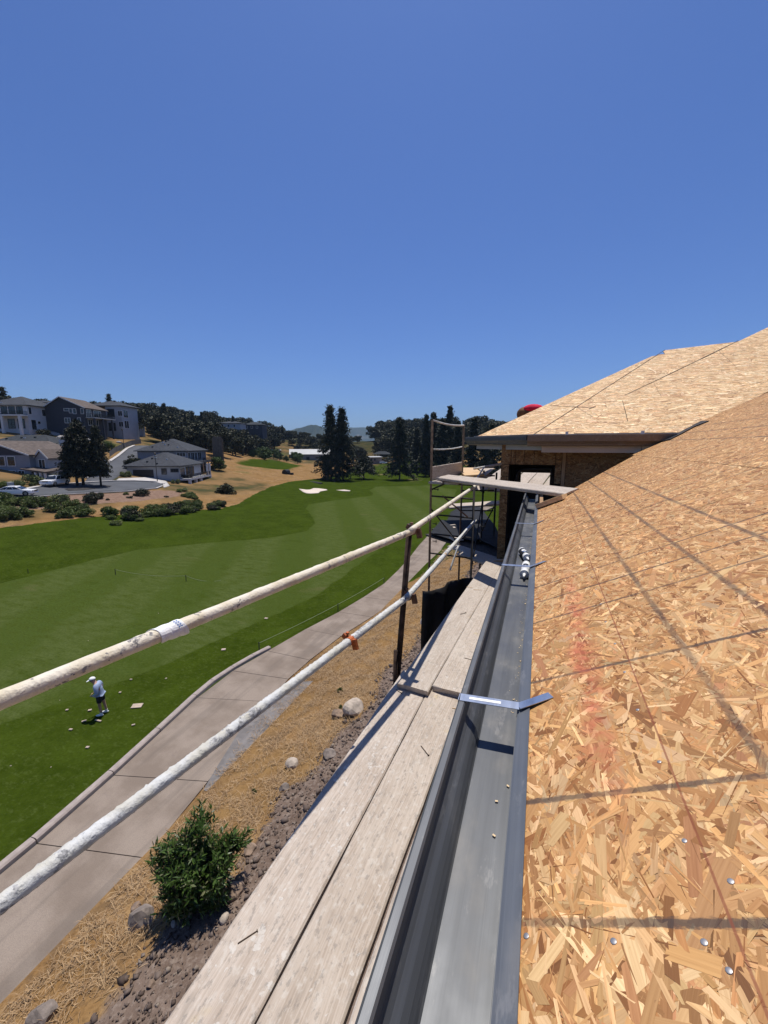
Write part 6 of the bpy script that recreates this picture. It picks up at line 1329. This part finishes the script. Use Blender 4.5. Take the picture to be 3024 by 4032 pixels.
# oleander: many shoots with long leaves
def oleander(label, base, px_pts):
    t = thing('oleander_shrub', label, 'shrub', base); rs_ = np.random.RandomState(8); Cs = []; Us = []; Vs = []; stems = MB()
    for (px, py, dn, rr) in px_pts:
        c0 = np.array(W(px, py, dn)) - np.array(base)
        for k in range(int(40 * rr ** 2 / .16)):
            d = rs_.normal(0, 1, 3); d /= np.linalg.norm(d); tip = c0 + d * rr * rs_.uniform(.35, 1.05) ** .8
            if tip[2] < .05: tip[2] = abs(tip[2]) + .05
            root = np.array([tip[0] * .25, tip[1] * .25, 0.0]); ax = tip - root; ax /= np.linalg.norm(ax); ax = ax + d * .5; ax /= np.linalg.norm(ax)
            if rs_.rand() < .5: stems.tube([tuple(root), tuple(root * .4 + tip * .6 + rs_.normal(0, .04, 3)), tuple(tip)], [.016, .011, .005], 4)
            n = 16; s = rs_.uniform(0, .34, n); c = tip - ax * s[:, None]; a = rs_.normal(0, 1, (n, 3)); a -= ax * (a @ ax)[:, None]; a /= np.linalg.norm(a, axis=1)[:, None]
            u = ax * rs_.uniform(.35, .9, (n, 1)) + a * rs_.uniform(.5, 1, (n, 1)); u /= np.linalg.norm(u, axis=1)[:, None]; L = rs_.uniform(.055, .10, n); v = np.cross(u, rs_.normal(0, .35, (n, 3)) + ax); v /= np.linalg.norm(v, axis=1)[:, None]
            Cs.append(c + u * L[:, None]); Us.append(u * L[:, None]); Vs.append(v * (L * .24)[:, None])
    C, U, V_ = map(np.concatenate, (Cs, Us, Vs)); n = len(C); v = np.stack([C - U, C - U * .1 - V_, C + U, C - U * .1 + V_], 1).reshape(-1, 3)
    o = bpy.data.objects.new('foliage', mesh_np('oleander_leaves', v, np.arange(4 * n).reshape(n, 4), M_OLE)); link(o); o.parent = t
    stems.build('stem', M_BARK, t); return t
ob = gpx(740, 3590); od = float(np.dot(ob, AFW))
oleander('leafy green oleander shrub growing on the dry bank', tuple(ob), [(740, 3480, od - .3, .66), (690, 3400, od - .2, .60), (820, 3430, od - .3, .62), (775, 3310, od - .1, .50), (800, 3215, od + .1, .30), (890, 3340, od, .42), (950, 3300, od + .2, .28), (700, 3540, od - .2, .45), (840, 3520, od - .3, .45), (655, 3350, od, .32)])
for i, (px, py, r) in enumerate([(1005, 3135, .10), (1338, 2726, .16), (1343, 2790, .12)]):
    shrub(['small green weed in the straw above the oleander', 'small green weed under the clamped rail', 'green weed beside the tan boulder'][i], gpx(px, py), r, r * 1.3, 0, None, 'weed')
p = gpx(1683, 2480); d = float(np.dot(p, AFW)); s_ = d / FPX
sack = thing('sack', 'white woven sack standing behind the black sheet', 'sack', p); lumpy('bag', None, None, (0, 0, 35 * s_), (26 * s_, 24 * s_, 36 * s_), M_WHITE, 5, .07, 3, parent=sack); lumpy('tied_neck', None, None, (0, 0, 78 * s_), (18 * s_, 18 * s_, 20 * s_), M_PAPER, 7, .16, 3, parent=sack)

# ------------------------------------------------------------------ course stakes, rope, litter, golfer
M_STAKE = simple('dark_stake', (.015, .018, .015), .7); M_ROPE = simple('green_rope', (.16, .19, .10), .8)
stk = [(112, 2262, 'stake farthest left in the rough'), (455, 2262, 'dark stake on the fairway left of centre'), (733, 2287, 'dark stake near the middle of the fairway'), (1107, 2296, 'dark stake above the upper guard rail'), (1512, 2296, 'rope stake nearest the guard rail post'), (1331, 2404, 'middle rope stake beside the path'), (1021, 2562, 'rope stake at the end of the kerb')]
tops = {}
for px, py, lab in stk:
    p = atz(px, py, -H + .02); hgt = .5; o = MB().tube([(0, 0, -.2), (0, 0, hgt)], [.028, .028], 8).lathe([(0, .034), (.03, .034)], (0, 0, hgt - .03), (0, 0, 1), 8).build('stake', M_STAKE); o.location = p; tag(o, lab, 'stake'); tops[px] = Vector(p) + Vector((0, 0, hgt - .05))
def rope(label, chain, sag=.12):
    pts = []
    for a, b_ in zip(chain[:-1], chain[1:]):
        for k in range(8): f = k / 8; pts.append(a.lerp(b_, f) - Vector((0, 0, sag * 4 * f * (1 - f))))
    pts.append(chain[-1]); o = MB().tube(pts, .014, 6).build('rope', M_ROPE, loc=chain[0]); tag(o, label, 'rope')
rope('thin rope strung along the path edge between stakes', [tops[1021], tops[1331], tops[1512]], .05); rope('slack rope across the fairway between dark stakes', [tops[455], tops[733], Vector(atz(870, 2285, -H + .05))], .25)
M_OFF = simple('lumber_offcut', (.42, .33, .25), .8, 0, .12, 8)
for i, (px, py, L, w_, an, lab) in enumerate([(540, 2780, .42, .26, .5, 'pale square board lying on the rough right of the golfer'), (387, 2838, .30, .06, .1, 'narrow stick on the turf by the golfer shadow'), (354, 2797, .13, .09, .7, 'scrap of wood left of the golfer feet'), (331, 2840, .16, .07, .9, 'scrap of wood below the golfer shadow'), (279, 2873, .13, .07, .3, 'scrap of wood lower left of the golfer'), (525, 2855, .12, .06, .8, 'small scrap right of the golfer shadow'), (473, 2727, .09, .08, .2, 'white golf ball sized scrap right of the golfer'), (264, 2796, .10, .07, .5, 'small scrap far left of the golfer'), (516, 2676, .10, .06, .4, 'scrap on the fairway edge above the golfer'), (654, 2672, .07, .07, .1, 'white dot of a ball on the dark rough'), (1048, 2435, .22, .14, .1, 'pale wood scrap on the fairway under the rail'), (345, 2943, .12, .08, .3, 'scrap near the kerb below the golfer'), (880, 2558, .22, .16, .5, 'grey scrap at the fairway edge near the kerb end')]):
    p = Vector(atz(px, py, -H + .03)); M = Matrix.Rotation(an, 4, 'Z') @ Matrix.Rotation(.08, 4, 'X'); mb = MB(); mb.box((-L / 2, -w_ / 2, 0), (L / 2, w_ / 2, .03), M); o = mb.build('wood_scrap', M_OFF); o.location = p; tag(o, lab, 'scrap')
for k in range(5):
    x, y = R.uniform(-24, -14.2), R.uniform(3, 20)
    M = Matrix.Rotation(R.uniform(0, 6), 4, 'Z'); mb = MB(); s_ = R.uniform(.015, .03); mb.box((-s_, -s_ * .6, 0), (s_, s_ * .6, .02), M); o = mb.build('leaf_scrap', M_OFF); o.location = (x, y, gz1(x, y) + .015); tag(o, 'tiny pale scrap scattered on the near rough', 'scrap', 'tiny scraps on the near rough')
mb = MB()
for k in range(120):
    y = 1.1 + 3.6 * R.random(); x = -.019 - abs(R.gauss(0, .012)); l = R.uniform(.0008, .0028); M = Matrix.Translation((x, y, -.7554)) @ Matrix.Rotation(R.uniform(0, 6), 4, 'Z'); mb.box((-l, -l * .4, 0), (l, l * .4, .0008), M)
tag(mb.build('sawdust', M_CHIP), 'sawdust and tiny splinters gathered along the back of the gutter', None, None, 'stuff')
def skinned(name, verts, edges, radii, m, parent, sub=2, root=0):
    me = bpy.data.meshes.new(name); me.from_pydata(verts, edges, []); o = bpy.data.objects.new(name, me); link(o); o.parent = parent
    o.modifiers.new('skin', 'SKIN'); sv = me.skin_vertices[0].data
    for i, r in enumerate(radii): sv[i].radius = (r, r) if not isinstance(r, tuple) else r; sv[i].use_root = (i == root)
    s_ = o.modifiers.new('sub', 'SUBSURF'); s_.levels = sub; s_.render_levels = sub; me.materials.append(m)
    o.modifiers['skin'].use_smooth_shade = True; return o
M_SKIN = simple('skin', (.42, .25, .17), .55); M_SHIRT = simple('blue_grey_pullover', (.30, .37, .50), .85, 0, .12, 6, .2); M_SHORTS = simple('black_shorts', (.010, .010, .012), .8); M_CAP = simple('white_cap', (.80, .80, .78), .7, 0, .03, 4); M_HAIR = simple('grey_hair', (.10, .08, .07), .8)
gp_ = atz(404, 2812, -H + .02); face = heading((0, 0), (-AR[0] * .95 - AF[0] * .25, -AR[1] * .95 - AF[1] * .25))
man = thing('person', 'person in white cap, blue grey pullover and black shorts looking down on the turf', 'person', gp_, face)
# local: +x is forward (facing), +y is the person's left
skinned('body', [(.0, 0, .93), (.0, .10, .88), (.03, .105, .50), (-.01, .11, .09), (.0, -.10, .88), (-.06, -.10, .50), (-.13, -.10, .09), (.02, 0, 1.12), (.06, 0, 1.36), (.13, 0, 1.47), (.19, 0, 1.55), (.225, 0, 1.63),
    (.05, .20, 1.37), (.02, .26, 1.10), (.20, .20, .98), (.27, .12, .97), (.05, -.20, 1.37), (.03, -.26, 1.10), (.21, -.19, .99), (.28, -.10, .97), (.10, .115, .04), (-.02, -.10, .04)],
    [(0, 1), (1, 2), (2, 3), (0, 4), (4, 5), (5, 6), (0, 7), (7, 8), (8, 9), (9, 10), (10, 11), (8, 12), (12, 13), (13, 14), (14, 15), (8, 16), (16, 17), (17, 18), (18, 19), (3, 20), (6, 21)],
    [.13, .095, .062, .042, .095, .062, .042, .14, .14, .062, .095, .098, .07, .05, .038, .03, .07, .05, .038, .03, .035, .035], M_SKIN, man)
skinned('pullover', [(.0, 0, .92), (.01, 0, 1.08), (.03, 0, 1.24), (.06, 0, 1.38), (.11, 0, 1.45), (.045, .19, 1.37), (.01, .265, 1.10), (.17, .215, .99), (.045, -.19, 1.37), (.02, -.265, 1.10), (.18, -.205, 1.0)], [(0, 1), (1, 2), (2, 3), (3, 4), (3, 5), (5, 6), (6, 7), (3, 8), (8, 9), (9, 10)], [(.17, .14), (.18, .155), (.175, .15), (.165, .14), .075, .10, .075, .052, .10, .075, .052], M_SHIRT, man, 2, 1)
skinned('shorts', [(.0, 0, .97), (.0, 0, .88), (.01, .10, .80), (.02, .115, .58), (.0, -.10, .80), (-.04, -.11, .58)], [(0, 1), (1, 2), (2, 3), (1, 4), (4, 5)], [(.165, .14), (.155, .14), .115, .10, .115, .10], M_SHORTS, man, 2, 1)
hd = lumpy('hair', None, None, (.215, 0, 1.60), (.098, .088, .085), M_HAIR, 3, .02, 2, parent=man)
cap = lumpy('cap', None, None, (.215, 0, 1.655), (.118, .106, .082), M_CAP, 5, .015, 3, parent=man, flat=-.1)
mb = MB(); n = 12; rim = [(.02 + .20 * math.cos(a), .095 * math.sin(a), -.005 - .10 * max(0, math.cos(a))) for a in [(-1.45 + 2.9 * i / n) for i in range(n + 1)]]; mb.prism([(x, y, z) for x, y, z in rim], (0, 0, .012)); br = mb.build('brim', M_CAP, cap)
for s in (1, -1):
    x0, y0 = (.0, .115) if s > 0 else (-.12, -.10); sh = lumpy('shoe', None, None, (x0 + .06, y0, .045), (.145, .052, .05), M_CAP, 30 + s, .02, 2, parent=man, flat=-.5); MB().tube([(x0, y0, .07), (x0, y0, .15)], .048, 10).build('sock', M_CAP, man)
    hx, hy = (.29, .10) if s > 0 else (.30, -.08)
    for f in range(5):
        off = (f - 2) * .016; skinned('finger', [(hx - .01, hy + off * .6, .965), (hx + .035, hy + off - s * .012, .955 - .004 * f), (hx + .05, hy + off * .8 - s * .035, .925)], [(0, 1), (1, 2)], [.011, .0095, .008], M_SKIN, man, 1)

# ------------------------------------------------------------------ air between here and the mountains
m_, nt, b = new_mat('valley_haze'); nt.nodes.remove(b)
pv = nt.nodes.new('ShaderNodeVolumePrincipled'); pv.inputs['Color'].default_value = (.55, .76, 1.0, 1); pv.inputs['Density'].default_value = 9.5e-5; pv.inputs['Anisotropy'].default_value = .0
nt.links.new(pv.outputs[0], nt.nodes['Material Output'].inputs['Volume'])
hz = MB().box((-6000, -1200, -120), (9000, 6900, 420)).build('haze', m_); hz['kind'] = 'stuff'; hz['label'] = 'thin blue haze in front of the far mountains'
